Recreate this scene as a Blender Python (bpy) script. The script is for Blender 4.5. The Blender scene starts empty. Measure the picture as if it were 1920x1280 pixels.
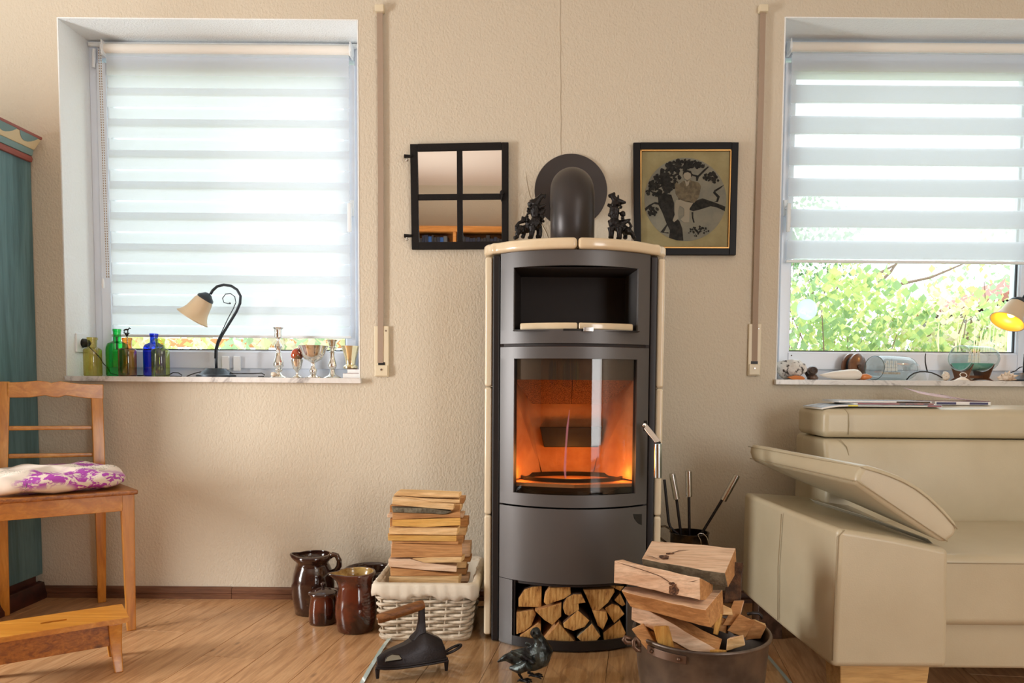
import bpy, bmesh, math, random
from mathutils import Vector as V, Matrix, noise
random.seed(7)
SC = bpy.context.scene
COL = SC.collection
pi = math.pi
# ------------------------------------------------------------------ camera, world, light, exposure
F = 1400.0; PX = 1005.0; PY = 790.0; YW = 3.16
PITCH = 0.0557; ROLL = 0.008
_f = V((0, math.cos(PITCH), -math.sin(PITCH))); _u0 = V((0, math.sin(PITCH), math.cos(PITCH))); _r0 = V((1, 0, 0))
_r = _r0 * math.cos(ROLL) + _u0 * math.sin(ROLL); _u = _u0 * math.cos(ROLL) - _r0 * math.sin(ROLL)
def ray(px, py): return _f + _r * ((px - PX) / F) + _u * ((PY - py) / F)
_d = ray(500, 1121); HC = -_d.z / _d.y * YW
CAM = V((0, 0, HC))
def W(px, py, Y):            # photo position -> point at distance Y into the room
    d = ray(px, py); return CAM + d * (Y / d.y)
def G(px, py, z=0.0):        # photo position -> point at height z
    d = ray(px, py); return CAM + d * ((z - HC) / d.z)
def PL(px, py, p, n):
    d = ray(px, py); return CAM + d * ((V(p) - CAM).dot(n) / d.dot(n))
cd = bpy.data.cameras.new('camera'); cam = bpy.data.objects.new('camera', cd); COL.objects.link(cam)
m = Matrix((( _r.x, _u.x, -_f.x, 0), (_r.y, _u.y, -_f.y, 0), (_r.z, _u.z, -_f.z, HC), (0, 0, 0, 1)))
cam.matrix_world = m
cd.sensor_width = 36; cd.lens = F / 1920 * 36; cd.shift_x = -(PX - 960) / 1920; cd.shift_y = (PY - 640) / 1920
cd.clip_start = 0.02; cd.clip_end = 200
SC.camera = cam
SC.view_settings.view_transform = 'Standard'; SC.view_settings.look = 'None'
SC.view_settings.gamma = 1; SC.view_settings.use_curve_mapping = False
SC.view_settings.exposure = -0.06
SC.cycles.max_bounces = 10; SC.cycles.diffuse_bounces = 4; SC.cycles.glossy_bounces = 4
SC.cycles.transparent_max_bounces = 24; SC.cycles.transmission_bounces = 6
SC.cycles.caustics_reflective = False; SC.cycles.caustics_refractive = False
SC.cycles.sample_clamp_indirect = 4.0
wd = bpy.data.worlds.new('overcast_sky'); SC.world = wd; wd.use_nodes = True
bg = wd.node_tree.nodes['Background']; bg.inputs[0].default_value = (0.84, 0.93, 1.0, 1); bg.inputs[1].default_value = 3.5
def area(name, loc, target, sx, sy, power, col):
    l = bpy.data.lights.new(name, 'AREA'); l.shape = 'RECTANGLE'; l.size = sx; l.size_y = sy; l.energy = power; l.color = col
    o = bpy.data.objects.new(name, l); COL.objects.link(o); o.location = loc
    o.rotation_euler = (V(target) - V(loc)).to_track_quat('-Z', 'Y').to_euler(); return o
XL, XR, YB, ZC = -3.5, 3.3, -2.3, 2.75      # room
area('daylight_left_window', (XL + 0.05, 1.5, 1.0), (XL + 3, 2.5, 0.6), 0.55, 1.4, 96, (1.0, 0.98, 0.95))
area('added_rear_fill', (2.55, YB + 0.08, 1.3), (0.6, 3, 1.0), 1.1, 2.1, 50, (1.0, 0.98, 0.94))  # added soft fill from behind the camera, no such source seen
area('added_ceiling_fill', (1.5, 0.2, ZC - 0.06), (1.2, 0.6, 0), 1.2, 1.2, 15, (1.0, 0.93, 0.84))  # added overhead fill, set out of the mirror's view
area('added_uplight_fill', (-1.0, -0.9, 1.5), (-1.0, -0.9, 3), 1.0, 1.0, 13, (1.0, 0.93, 0.85))  # added upward fill to brighten the ceiling in the mirror panes

# ------------------------------------------------------------------ materials
def S(r, g, b):
    f = lambda c: (c / 255 / 12.92) if c / 255 <= .04045 else ((c / 255 + .055) / 1.055) ** 2.4
    return (f(r), f(g), f(b), 1)
MATS = {}
class NT:
    def __init__(s, name):
        s.m = bpy.data.materials.new(name); s.m.use_nodes = True; s.t = s.m.node_tree; s.n = s.t.nodes; s.l = s.t.links
        s.p = s.n['Principled BSDF']; s.out = s.n['Material Output']; MATS[name] = s.m
    def add(s, typ, **kw):
        n = s.n.new(typ)
        for k, v in kw.items():
            if k.startswith('i_'):
                key = k[2:]; key = int(key) if key.isdigit() else key.replace('_', ' ')
                n.inputs[key].default_value = v
            else: setattr(n, k, v)
        return n
    def link(s, a, b): s.l.new(a, b)
    def coord(s, scale=(1, 1, 1), rot=(0, 0, 0), kind='Object'):
        tc = s.add('ShaderNodeTexCoord'); mp = s.add('ShaderNodeMapping'); s.link(tc.outputs[kind], mp.inputs[0])
        mp.inputs['Scale'].default_value = scale; mp.inputs['Rotation'].default_value = rot
        return mp.outputs[0]
    def noise(s, vec, scale=5, detail=3, rough=.5, dist=0):
        n = s.add('ShaderNodeTexNoise'); n.inputs['Scale'].default_value = scale; n.inputs['Detail'].default_value = detail
        n.inputs['Roughness'].default_value = rough; n.inputs['Distortion'].default_value = dist
        if vec: s.link(vec, n.inputs['Vector'])
        return n.outputs['Fac']
    def ramp(s, fac, stops):
        r = s.add('ShaderNodeValToRGB'); e = r.color_ramp.elements
        while len(e) < len(stops): e.new(.5)
        for i, (p, c) in enumerate(stops): e[i].position = p; e[i].color = c
        s.link(fac, r.inputs[0]); return r.outputs[0]
    def mix(s, fac, a, b, mode='MIX'):
        n = s.add('ShaderNodeMix', data_type='RGBA', blend_type=mode)
        for i, x in ((0, fac), (6, a), (7, b)):
            if isinstance(x, (int, float, tuple)): n.inputs[i].default_value = x
            else: s.link(x, n.inputs[i])
        return n.outputs[2]
    def bump(s, h, strength=.3, dist=.01):
        b = s.add('ShaderNodeBump'); b.inputs['Strength'].default_value = strength; b.inputs['Distance'].default_value = dist
        s.link(h, b.inputs['Height']); s.link(b.outputs[0], s.p.inputs['Normal'])
    def vary(s, col, amt=.25):   # each object a little different
        oi = s.add('ShaderNodeObjectInfo'); mr = s.add('ShaderNodeMapRange'); mr.inputs[3].default_value = 1 - amt; mr.inputs[4].default_value = 1 + amt * .6
        s.link(oi.outputs['Random'], mr.inputs[0])
        h = s.add('ShaderNodeHueSaturation'); s.link(mr.outputs[0], h.inputs['Value']); s.link(col, h.inputs['Color'])
        return h.outputs[0]
def pm(name, col, rough=.5, metal=0, bump=None, mott=None, coat=0, spec=None, **kw):
    t = NT(name); p = t.p; p.inputs['Base Color'].default_value = col; p.inputs['Roughness'].default_value = rough; p.inputs['Metallic'].default_value = metal
    if coat: p.inputs['Coat Weight'].default_value = coat
    if spec is not None: p.inputs['Specular IOR Level'].default_value = spec
    v = t.coord()
    if mott:
        c2, sc, lo, hi = mott
        t.link(t.mix(t.ramp(t.noise(v, sc, 4, .6), [(lo, (0, 0, 0, 1)), (hi, (1, 1, 1, 1))]), col, c2), p.inputs['Base Color'])
    if bump:
        sc, st, di = bump; t.bump(t.noise(v, sc, 4, .55), st, di)
    return t.m
def wood(name, c1, c2, c3, axis=0, scale=1.0, rough=.45, coat=0, vary=.0, bump=.15, knots=True, rot=(0, 0, 0), streak=.55):
    t = NT(name); sc = [14 * scale] * 3; sc[axis] = 1.1 * scale
    v = t.coord(tuple(sc), rot)
    n1 = t.noise(v, 1.6, 5, .6, 1.2); n2 = t.noise(v, 7, 4, .65)
    col = t.ramp(n1, [(.3, c1), (.52, c2), (.72, c3)])
    col = t.mix(t.ramp(n2, [(.42, (0, 0, 0, 1)), (.75, (streak, streak, streak, 1))]), col, tuple(x * .55 for x in c1[:3]) + (1,))
    if knots:
        sk = [5 * scale] * 3; sk[axis] = 2.2 * scale
        vo = t.add('ShaderNodeTexVoronoi'); t.link(t.coord(tuple(sk), rot), vo.inputs['Vector']); vo.inputs['Scale'].default_value = 1.0
        k = t.ramp(vo.outputs['Distance'], [(.03, (1, 1, 1, 1)), (.12, (0, 0, 0, 1))])
        col = t.mix(k, col, tuple(x * .35 for x in c1[:3]) + (1,))
    if vary: col = t.vary(col, vary)
    t.link(col, t.p.inputs['Base Color']); t.p.inputs['Roughness'].default_value = rough
    if coat: t.p.inputs['Coat Weight'].default_value = coat; t.p.inputs['Coat Roughness'].default_value = .15
    t.bump(n2, bump, .002)
    return t.m
def clearglass(name, col, gloss=.12, rough=.02, tint2=None):
    t = NT(name); t.n.remove(t.p)
    tr = t.add('ShaderNodeBsdfTransparent'); gl = t.add('ShaderNodeBsdfGlossy'); gl.inputs['Roughness'].default_value = rough
    tr.inputs[0].default_value = col
    lw = t.add('ShaderNodeLayerWeight'); lw.inputs[0].default_value = .35
    pw = t.add('ShaderNodeMath', operation='POWER'); t.link(lw.outputs['Facing'], pw.inputs[0]); pw.inputs[1].default_value = 3.5
    if tint2:
        t.link(t.mix(lw.outputs['Facing'], col, tint2), tr.inputs[0])
    mth = t.add('ShaderNodeMath', operation='MULTIPLY_ADD'); t.link(pw.outputs[0], mth.inputs[0]); mth.inputs[1].default_value = .7; mth.inputs[2].default_value = gloss * .4
    mx = t.add('ShaderNodeMixShader'); t.link(mth.outputs[0], mx.inputs[0]); t.link(tr.outputs[0], mx.inputs[1]); t.link(gl.outputs[0], mx.inputs[2])
    t.link(mx.outputs[0], t.out.inputs[0]); return t.m
def fabric(name, col, trans, openness=0.0, lines=0):
    t = NT(name); t.n.remove(t.p)
    df = t.add('ShaderNodeBsdfDiffuse'); tl = t.add('ShaderNodeBsdfTranslucent'); v = t.coord((1, 1, 18))
    c = t.mix(t.noise(v, 30, 4, .7), tuple(x * .93 for x in col[:3]) + (1,), col)
    t.link(c, df.inputs[0]); t.link(c, tl.inputs[0])
    a = t.add('ShaderNodeMixShader'); a.inputs[0].default_value = trans; t.link(df.outputs[0], a.inputs[1]); t.link(tl.outputs[0], a.inputs[2])
    o = a.outputs[0]
    if openness:
        tp = t.add('ShaderNodeBsdfTransparent'); b = t.add('ShaderNodeMixShader'); b.inputs[0].default_value = openness
        t.link(o, b.inputs[1]); t.link(tp.outputs[0], b.inputs[2]); o = b.outputs[0]
    t.link(o, t.out.inputs[0]); return t.m

# plaster wall: beige rendered plaster, fine rough relief
def plaster(name, col, col2):
    t = NT(name); v = t.coord((1, 1, .7))
    t.link(t.mix(t.noise(v, .9, 2), col, col2), t.p.inputs['Base Color']); t.p.inputs['Roughness'].default_value = .9; t.p.inputs['Specular IOR Level'].default_value = .2
    a = t.noise(v, 135, 3, .5); t.bump(a, .75, .004); return t.m
M_WALL = plaster('beige_plaster', S(215, 206, 189), S(209, 198, 178))
M_REVEAL = plaster('white_plaster', S(244, 248, 249), S(240, 244, 246))
M_CEIL = plaster('ceiling_plaster', S(246, 240, 232), S(242, 235, 226))
M_WHITE = pm('white_plastic', S(236, 240, 243), .35)
M_FRAMEW = pm('white_window_plastic', S(230, 238, 250), .3)
M_GASKET = pm('black_gasket', S(30, 30, 34), .6)
M_CREAMP = pm('cream_plastic', S(226, 214, 186), .4)
M_STRAP = pm('grey_strap', S(166, 146, 128), .8, bump=(300, .3, .002))
t = NT('white_marble'); v = t.coord((1, 1, 1)); n = t.noise(v, 5, 6, .7, 2.5)
t.link(t.ramp(n, [(.35, S(165, 160, 158)), (.47, S(225, 222, 218)), (.7, S(238, 236, 233))]), t.p.inputs['Base Color']); t.p.inputs['Roughness'].default_value = .25; M_MARBLE = t.m
M_FLOOR = wood('oak_laminate', S(160, 114, 74), S(200, 154, 110), S(214, 172, 128), axis=1, scale=1.9, rough=.28, vary=.06, bump=.05, streak=.3)
M_BASEB = wood('brown_baseboard', S(84, 54, 38), S(116, 78, 56), S(132, 92, 68), axis=0, scale=1.3, rough=.4, knots=False)
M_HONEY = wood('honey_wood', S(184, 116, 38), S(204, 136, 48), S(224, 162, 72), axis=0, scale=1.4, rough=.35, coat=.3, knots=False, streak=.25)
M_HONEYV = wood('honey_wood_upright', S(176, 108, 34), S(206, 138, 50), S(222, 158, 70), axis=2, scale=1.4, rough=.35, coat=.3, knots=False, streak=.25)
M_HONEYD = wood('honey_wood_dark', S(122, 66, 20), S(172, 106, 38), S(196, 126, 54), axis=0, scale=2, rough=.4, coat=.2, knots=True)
M_OAKLEG = wood('pale_oak', S(180, 140, 84), S(206, 168, 110), S(220, 186, 130), axis=0, scale=1.2, knots=False)
M_ORANGEW = wood('orange_bookcase_wood', S(196, 124, 50), S(222, 150, 72), S(232, 166, 92), axis=0, scale=1)
M_TEAL = wood('teal_painted_wood', S(70, 104, 110), S(92, 128, 134), S(108, 142, 146), axis=2, scale=.6, rough=.45, knots=True, bump=.1)
M_DTEAL = pm('pale_teal_paint', S(120, 150, 150), .5)
M_CREAM = pm('cream_paint', S(226, 208, 168), .5)
M_RED = pm('dusky_red_paint', S(150, 82, 72), .5)
M_MAHOG = pm('dark_red_wood', S(74, 34, 26), .4, mott=(S(50, 24, 20), 12, .4, .6))
def endgrain(name, c1, c2, dark, vary=.2):
    t = NT(name); v = t.coord((1, 1, 1)); w = t.noise(t.coord((34, 3, 6)), 3, 5, .7, .4)
    c = t.ramp(w, [(.34, dark), (.48, c1), (.68, c2)])
    t.link(t.vary(c, vary), t.p.inputs['Base Color']); t.p.inputs['Roughness'].default_value = .8; t.bump(w, .5, .004); return t.m
M_LOGEND = endgrain('log_wood', S(204, 152, 84), S(236, 194, 124), S(140, 92, 50))
M_LOGS = wood('split_stick_wood', S(204, 160, 104), S(230, 192, 138), S(242, 210, 162), axis=0, scale=2.2, rough=.75, vary=.14, bump=.4, knots=False)
M_LOGP = wood('pink_split_wood', S(206, 164, 130), S(236, 202, 170), S(246, 220, 194), axis=0, scale=1.6, rough=.75, vary=.1, bump=.5, knots=True)
M_LOGB = wood('brown_split_wood', S(160, 108, 60), S(198, 144, 90), S(214, 164, 108), axis=0, scale=1.6, rough=.75, vary=.15, bump=.5, knots=False)
M_LOGYH = wood('yellow_stick_wood', S(206, 150, 70), S(226, 176, 94), S(234, 190, 112), axis=0, scale=2, rough=.7, vary=.1, bump=.4, knots=False)
M_LOGY = wood('yellow_split_wood', S(190, 132, 56), S(218, 166, 84), S(228, 182, 104), axis=2, scale=1.6, rough=.7, vary=.1, bump=.4, knots=False)
M_BARK = pm('grey_bark', S(128, 122, 104), .9, bump=(90, .8, .006), mott=(S(96, 88, 72), 30, .4, .6))
M_BARKB = pm('brown_bark', S(96, 66, 44), .9, bump=(90, .8, .006), mott=(S(60, 42, 30), 30, .4, .6))
M_STEEL = pm('grey_stove_paint', S(94, 92, 92), .4, .35, bump=(500, .05, .001))
M_STEELD = pm('dark_stove_paint', S(44, 42, 43), .4, .4)
M_STEELB = pm('stove_interior_black', S(38, 30, 28), .6, .1)
M_PIPE = pm('dark_pipe_paint', S(66, 62, 62), .38, .5)
M_BLACK = pm('black', S(14, 13, 13), .5)
M_CERAM = pm('cream_ceramic', S(222, 200, 164), .18, coat=.4, mott=(S(230, 212, 180), 4, .4, .6))
M_CERAMS = pm('pale_ceramic', S(228, 214, 186), .2, coat=.4)
M_CHROME = pm('brushed_chrome', S(205, 203, 198), .22, 1)
M_FIRECL = pm('vermiculite_board', S(206, 150, 100), .9, bump=(120, .4, .004), mott=(S(176, 116, 70), 6, .4, .62))
M_SPECK = pm('speckled_baffle', S(160, 108, 68), .95, bump=(300, .9, .004), mott=(S(74, 46, 28), 330, .42, .6))
M_GLASSST = clearglass('smoky_stove_glass', (.80, .78, .76, 1), .10, .03)
M_PANE = clearglass('window_glass', (.97, .99, .98, 1), .02, .01)
M_IRON = pm('black_cast_iron', S(44, 40, 42), .38, .6, bump=(140, .25, .003))
M_BRONZE = pm('dark_bronze', S(38, 36, 36), .35, .75, bump=(160, .5, .004))
M_BRONZEG = pm('verdigris_bronze', S(84, 92, 90), .32, .8, bump=(110, .6, .004), mott=(S(34, 32, 33), 22, .4, .6))
M_HAMMER = pm('hammered_iron', S(24, 21, 20), .6, .1, spec=.25, bump=(160, .5, .003))
M_MIRROR = pm('mirror_silver', (.88, .87, .86, 1), .015, 1)
M_BFRAME = pm('black_frame_lacquer', S(14, 13, 16), .42, spec=.2)
M_GOLD = pm('gold_moulding', S(196, 152, 92), .35, .8)
M_LEATH = pm('beige_leather', S(196, 185, 158), .34, bump=(240, .18, .002), mott=(S(187, 175, 147), 3, .35, .65))
M_SEAM = pm('leather_seam', S(166, 152, 124), .7)
M_CLOTH = pm('ecru_linen', S(222, 212, 194), .95, bump=(600, .3, .002))
M_WICK = pm('whitewashed_wicker', S(222, 210, 190), .55, bump=(200, .2, .002), mott=(S(182, 166, 142), 25, .45, .65))
M_BROWNG = pm('brown_salt_glaze', S(92, 42, 26), .12, coat=.6, mott=(S(44, 22, 18), 9, .42, .6), bump=(30, .15, .004))
M_DARKG = pm('dark_brown_glaze', S(52, 30, 24), .14, coat=.6, mott=(S(82, 54, 34), 10, .5, .66), bump=(30, .15, .004))
M_YELG = pm('yellow_inner_glaze', S(190, 160, 96), .2, coat=.5, mott=(S(130, 92, 44), 14, .45, .6))
M_COPPER = pm('tarnished_copper', S(124, 110, 98), .4, .7, mott=(S(88, 78, 72), 7, .4, .62), bump=(60, .12, .003))
M_RIVET = pm('copper_bracket', S(104, 82, 68), .42, .75)
M_BRASSD = pm('dark_brass', S(74, 58, 36), .35, .8, mott=(S(36, 28, 22), 14, .4, .6))
M_LAMPM = pm('grey_blue_lamp_metal', S(56, 64, 72), .4, .5)
M_SHADE = NT('frosted_cream_shade'); t = M_SHADE
t.link(t.mix(t.noise(t.coord(), 14, 3), S(250, 240, 220), S(244, 226, 192)), t.p.inputs['Base Color']); t.p.inputs['Roughness'].default_value = .35
t.p.inputs['Transmission Weight'].default_value = 0; t.p.inputs['Subsurface Weight'].default_value = 0
tl = t.add('ShaderNodeBsdfTranslucent'); tl.inputs[0].default_value = S(250, 230, 190); mx = t.add('ShaderNodeMixShader'); mx.inputs[0].default_value = .4
t.link(t.p.outputs[0], mx.inputs[1]); t.link(tl.outputs[0], mx.inputs[2]); t.link(mx.outputs[0], t.out.inputs[0]); M_SHADE = t.m
M_LAMPLIT = pm('lamplit_amber', S(248, 180, 70), .3)  # amber colour paints the lamplight inside the lit shade
M_MERC = pm('mercury_glass', S(236, 234, 228), .12, .88, mott=(S(196, 184, 156), 34, .5, .66), bump=(50, .1, .002))
M_MERCG = pm('golden_mercury_glass', S(232, 222, 184), .12, .85, bump=(30, .1, .002))
M_AGATE = pm('orange_brown_agate', S(176, 64, 30), .12, coat=.6, mott=(S(126, 96, 66), 26, .42, .58))
M_SHELL = pm('pale_shell', S(226, 214, 198), .5, mott=(S(190, 166, 140), 40, .45, .6), bump=(60, .4, .004))
M_SHELLW = pm('chalky_white_shell', S(222, 218, 212), .8, mott=(S(70, 64, 60), 46, .54, .62), bump=(50, 1, .01))
M_SHELLO = pm('orange_shell_lining', S(214, 130, 70), .3)
M_BLEACH = pm('bleached_white_shell', S(236, 228, 216), .5)
M_DWOOD = pm('dark_brown_wood', S(70, 52, 44), .35, coat=.3, mott=(S(110, 84, 70), 20, .45, .6))
M_MWOOD = pm('polished_brown_wood', S(120, 78, 50), .3, coat=.5, mott=(S(82, 52, 36), 12, .4, .6))
M_CLEAR = clearglass('clear_glass', (.95, .98, .98, 1), .25, .02, (.66, .76, .78, 1))
M_AQUA = pm('aqua_resin_sea', S(120, 196, 176), .3)
M_PAPERW = pm('white_paper', S(240, 240, 238), .7)
M_LEAVES = []  # leaf colours paled to paint in the bright sunlight outdoors
for i, c in enumerate([(214, 220, 150), (186, 206, 138), (236, 232, 196), (160, 186, 136), (242, 228, 216), (128, 156, 122), (186, 212, 174)]):
    t = NT('leaf_green_%s' % 'abcdefg'[i]); t.n.remove(t.p); d = t.add('ShaderNodeBsdfDiffuse'); d.inputs[0].default_value = S(*c)
    tl = t.add('ShaderNodeBsdfTranslucent'); tl.inputs[0].default_value = S(*c); mx = t.add('ShaderNodeMixShader'); mx.inputs[0].default_value = .45
    t.link(d.outputs[0], mx.inputs[1]); t.link(tl.outputs[0], mx.inputs[2]); t.link(mx.outputs[0], t.out.inputs[0]); M_LEAVES.append(t.m)
M_TWIG = pm('grey_brown_twig', S(130, 108, 92), .9)
M_STRAW = pm('dry_grass', S(236, 214, 176), .9)

# ------------------------------------------------------------------ mesh helpers
class MB:
    def __init__(s): s.v = []; s.f = []; s.mi = []
    def face(s, idx, mi=0): s.f.append(idx); s.mi.append(mi)
    def box(s, a, b, mi=0):
        (x0, y0, z0), (x1, y1, z1) = a, b
        return s.hexa([(x0, y0, z0), (x1, y0, z0), (x1, y1, z0), (x0, y1, z0)], [(x0, y0, z1), (x1, y0, z1), (x1, y1, z1), (x0, y1, z1)], mi)
    def hexa(s, lo, hi, mi=0):
        k = len(s.v); s.v += [V(p) for p in lo] + [V(p) for p in hi]
        for f in ((3, 2, 1, 0), (4, 5, 6, 7), (0, 1, 5, 4), (1, 2, 6, 5), (2, 3, 7, 6), (3, 0, 4, 7)): s.face([k + i for i in f], mi)
        return s
    def loft(s, rings, cap=True, closed=False, mi=0, capmi=None):
        k = len(s.v); n = len(rings[0])
        for r in rings: s.v += [V(p) for p in r]
        m_ = len(rings)
        for i in range(m_ if closed else m_ - 1):
            for j in range(n):
                a = k + i * n + j; b = k + i * n + (j + 1) % n; c = k + ((i + 1) % m_) * n + (j + 1) % n; d = k + ((i + 1) % m_) * n + j
                s.face([a, b, c, d], mi)
        if cap and not closed:
            cm = mi if capmi is None else capmi
            s.face([k + j for j in range(n)][::-1], cm); s.face([k + (m_ - 1) * n + j for j in range(n)], cm)
        return s
    def tube(s, pts, r, n=8, cap=True, closed=False, mi=0, flat=1.0):
        pts = [V(p) for p in pts]; rings = []; m_ = len(pts)
        rs = r if isinstance(r, (list, tuple)) else [r] * m_
        ref = None
        for i, p in enumerate(pts):
            if closed: t_ = pts[(i + 1) % m_] - pts[i - 1]
            else: t_ = (pts[min(i + 1, m_ - 1)] - pts[max(i - 1, 0)])
            t_.normalize()
            if ref is None: ref = V((0, 0, 1)) if abs(t_.z) < .9 else V((1, 0, 0))
            a = t_.cross(ref); a.normalize(); b = a.cross(t_); b.normalize(); ref = b
            rings.append([p + (a * math.cos(2 * pi * j / n) + b * flat * math.sin(2 * pi * j / n)) * rs[i] for j in range(n)])
        return s.loft(rings, cap, closed, mi)
    def lathe(s, prof, c, n=32, axis=(0, 0, 1), cap=True, mi=0, xdir=None):
        c = V(c); ax = V(axis).normalized(); a = V(xdir) if xdir else (V((1, 0, 0)) if abs(ax.x) < .9 else V((0, 1, 0)))
        a = (a - ax * a.dot(ax)).normalized(); b = ax.cross(a)
        return s.loft([[c + ax * z + (a * math.cos(2 * pi * j / n) + b * math.sin(2 * pi * j / n)) * max(r, 1e-4) for j in range(n)] for r, z in prof], cap, False, mi)
    def ell(s, c, r, n=12, m_=8, rot=None):
        c = V(c); rings = []
        for i in range(m_ + 1):
            th = -pi / 2 + pi * i / m_; cr = max(math.cos(th), 1e-3)
            ring = []
            for j in range(n):
                p = V((r[0] * cr * math.cos(2 * pi * j / n), r[1] * cr * math.sin(2 * pi * j / n), r[2] * math.sin(th)))
                if rot: p = rot @ p
                ring.append(c + p)
            rings.append(ring)
        return s.loft(rings)
    def prism(s, poly, d, mi=0, capmi=None, sidemi=None):      # poly: 3-D points, extruded by vector d
        k = len(s.v); n = len(poly); s.v += [V(p) for p in poly] + [V(p) + V(d) for p in poly]
        cm = mi if capmi is None else capmi
        s.face(list(range(k, k + n)), cm); s.face(list(range(k + n, k + 2 * n))[::-1], cm)
        for j in range(n): s.face([k + (j + 1) % n, k + j, k + n + j, k + n + (j + 1) % n], (sidemi[j] if sidemi else mi))
        return s
    def grid(s, fn, nu, nv, mi=0):
        k = len(s.v)
        for i in range(nu + 1):
            for j in range(nv + 1): s.v.append(V(fn(i / nu, j / nv)))
        for i in range(nu):
            for j in range(nv): a = k + i * (nv + 1) + j; s.face([a, a + nv + 1, a + nv + 2, a + 1], mi)
        return s
    def jitter(s, amt, sc=20, seed=0):
        o = V((seed * 7.3, seed * 1.7, seed * 3.1))
        s.v = [p + noise.noise_vector(p * sc + o) * amt for p in s.v]; return s
    def xf(s, M): s.v = [M @ p for p in s.v]; return s
def wloc(o):
    p = V((0, 0, 0))
    while o: p = p + o.location; o = o.parent
    return p
def obj(name, mb, mat, parent=None, smooth=False, bevel=0, seg=2, subsurf=0, remesh=0, kind=None, label=None, recalc=True, solid=0):
    me = bpy.data.meshes.new(name); off = wloc(parent) if parent else V((0, 0, 0))
    if parent is None:
        xs = [p.x for p in mb.v]; ys = [p.y for p in mb.v]; zs = [p.z for p in mb.v]
        off = V(((min(xs) + max(xs)) / 2, (min(ys) + max(ys)) / 2, min(zs)))
        if kind == 'structure' : off = V((0, 0, 0))
    me.from_pydata([p - off for p in mb.v], [], mb.f)
    mats = mat if isinstance(mat, (list, tuple)) else [mat]
    for q in mats: me.materials.append(q)
    if len(mats) > 1: me.polygons.foreach_set('material_index', mb.mi)
    if recalc:
        b = bmesh.new(); b.from_mesh(me); bmesh.ops.recalc_face_normals(b, faces=b.faces); b.to_mesh(me); b.free()
    if smooth or bevel: me.shade_smooth()
    o = bpy.data.objects.new(name, me); COL.objects.link(o)
    if parent: o.parent = parent
    else: o.location = off
    if remesh:
        q = o.modifiers.new('remesh', 'REMESH'); q.mode = 'VOXEL'; q.voxel_size = remesh; q.use_smooth_shade = True
        w = o.modifiers.new('smooth', 'SMOOTH'); w.iterations = 2; w.factor = .5
    if solid: q = o.modifiers.new('solid', 'SOLIDIFY'); q.thickness = solid
    if bevel:
        q = o.modifiers.new('bevel', 'BEVEL'); q.width = bevel; q.segments = seg; q.limit_method = 'ANGLE'; q.angle_limit = .6; q.harden_normals = False
        o.modifiers.new('wn', 'WEIGHTED_NORMAL').keep_sharp = True
    if smooth == 'auto':
        me.set_sharp_from_angle(angle=.7)
    if subsurf: q = o.modifiers.new('sub', 'SUBSURF'); q.levels = q.render_levels = subsurf
    if kind: o['kind'] = kind
    if label: o['label'] = label
    return o
def thing(name, loc, label, cat, group=None):
    o = bpy.data.objects.new(name, None); COL.objects.link(o); o.location = loc; o.empty_display_size = .05
    return tag(o, label, cat, group)
def tag(o, label, cat, group=None):
    o['label'] = label; o['category'] = cat
    if group: o['group'] = group
    return o
# ------------------------------------------------------------------ the room
YO = YW + 0.42; YF = YW + 0.21            # outer face of the wall; inner face of the window frames
SILL = W(400, 706.5, YW).z
ax0, ax1 = W(116, 370, YW).x, W(673, 370, YW).x
bx0 = W(1463, 370, YW).x; bx1 = bx0 + (ax1 - ax0)
ZT = W(400, 35, YW).z; ZT2 = W(1600, 33, YW).z
SIL2 = W(1700, 713, YW).z
mb = MB()
for (x0, x1, z0, z1) in ((XL, ax0, 0, ZC), (ax1, bx0, 0, ZC), (bx1, XR, 0, ZC), (ax0, ax1, 0, SILL - .022), (ax0, ax1, ZT, ZC), (bx0, bx1, 0, SIL2 - .022), (bx0, bx1, ZT2, ZC)):
    mb.box((x0, YW, z0), (x1, YO, z1))
obj('wall_back', mb, M_WALL, kind='structure')
def reveal(x0, x1, z0, z1):
    m_ = MB(); e = .004
    m_.box((x0 - .001, YW - .0015, z0), (x0 + e, YO, z1)); m_.box((x1 - e, YW - .0015, z0), (x1 + .001, YO, z1)); m_.box((x0 + e, YW - .0015, z1 - e), (x1 - e, YO, z1 + .001))
    return m_
obj('trim_1', reveal(ax0, ax1, SILL, ZT), M_REVEAL, kind='structure')
obj('trim_2', reveal(bx0, bx1, SIL2, ZT2), M_REVEAL, kind='structure')
obj('floor', MB().box((XL, YB, -.06), (XR, YO, -.012)), M_BASEB, kind='structure')
FLOOR = bpy.data.objects['floor']
# planks, turned about eight degrees against the wall
ang = math.radians(-8); Rz = Matrix.Rotation(ang, 4, 'Z'); PWID, PLEN = .195, 1.28
pmb = MB().box((-PWID / 2 + .0006, -PLEN / 2 + .0008, -.012), (PWID / 2 - .0006, PLEN / 2 - .0008, 0))
pme = None; rr = random.Random(3)
for i in range(-19, 20):
    offy = rr.uniform(0, PLEN)
    for j in range(-3, 4):
        c = Rz @ V((i * PWID, 1.2 + j * PLEN + offy - .6, 0))
        if not (XL - .05 < c.x < XR + .05 and c.y - PLEN / 2 < YW + .2): continue
        if c.y < 0.7: continue
        if pme is None:
            o = obj('plank', pmb, M_FLOOR, FLOOR, bevel=.0012, seg=1); pme = o
        else: o = pme.copy(); COL.objects.link(o)
        end = c.y + PLEN / 2; sc_y = 1.0
        if end > YO - .04:
            cut = end - (YO - .04); sc_y = 1 - cut / PLEN; c = c - Rz @ V((0, cut / 2, 0))
        o.location = c; o.rotation_euler = (0, 0, ang); o.scale = (1, sc_y, 1)
obj('floor_board_field', MB().box((XL, YB, -.012), (XR, .45, 0)), M_FLOOR, FLOOR)
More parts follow.
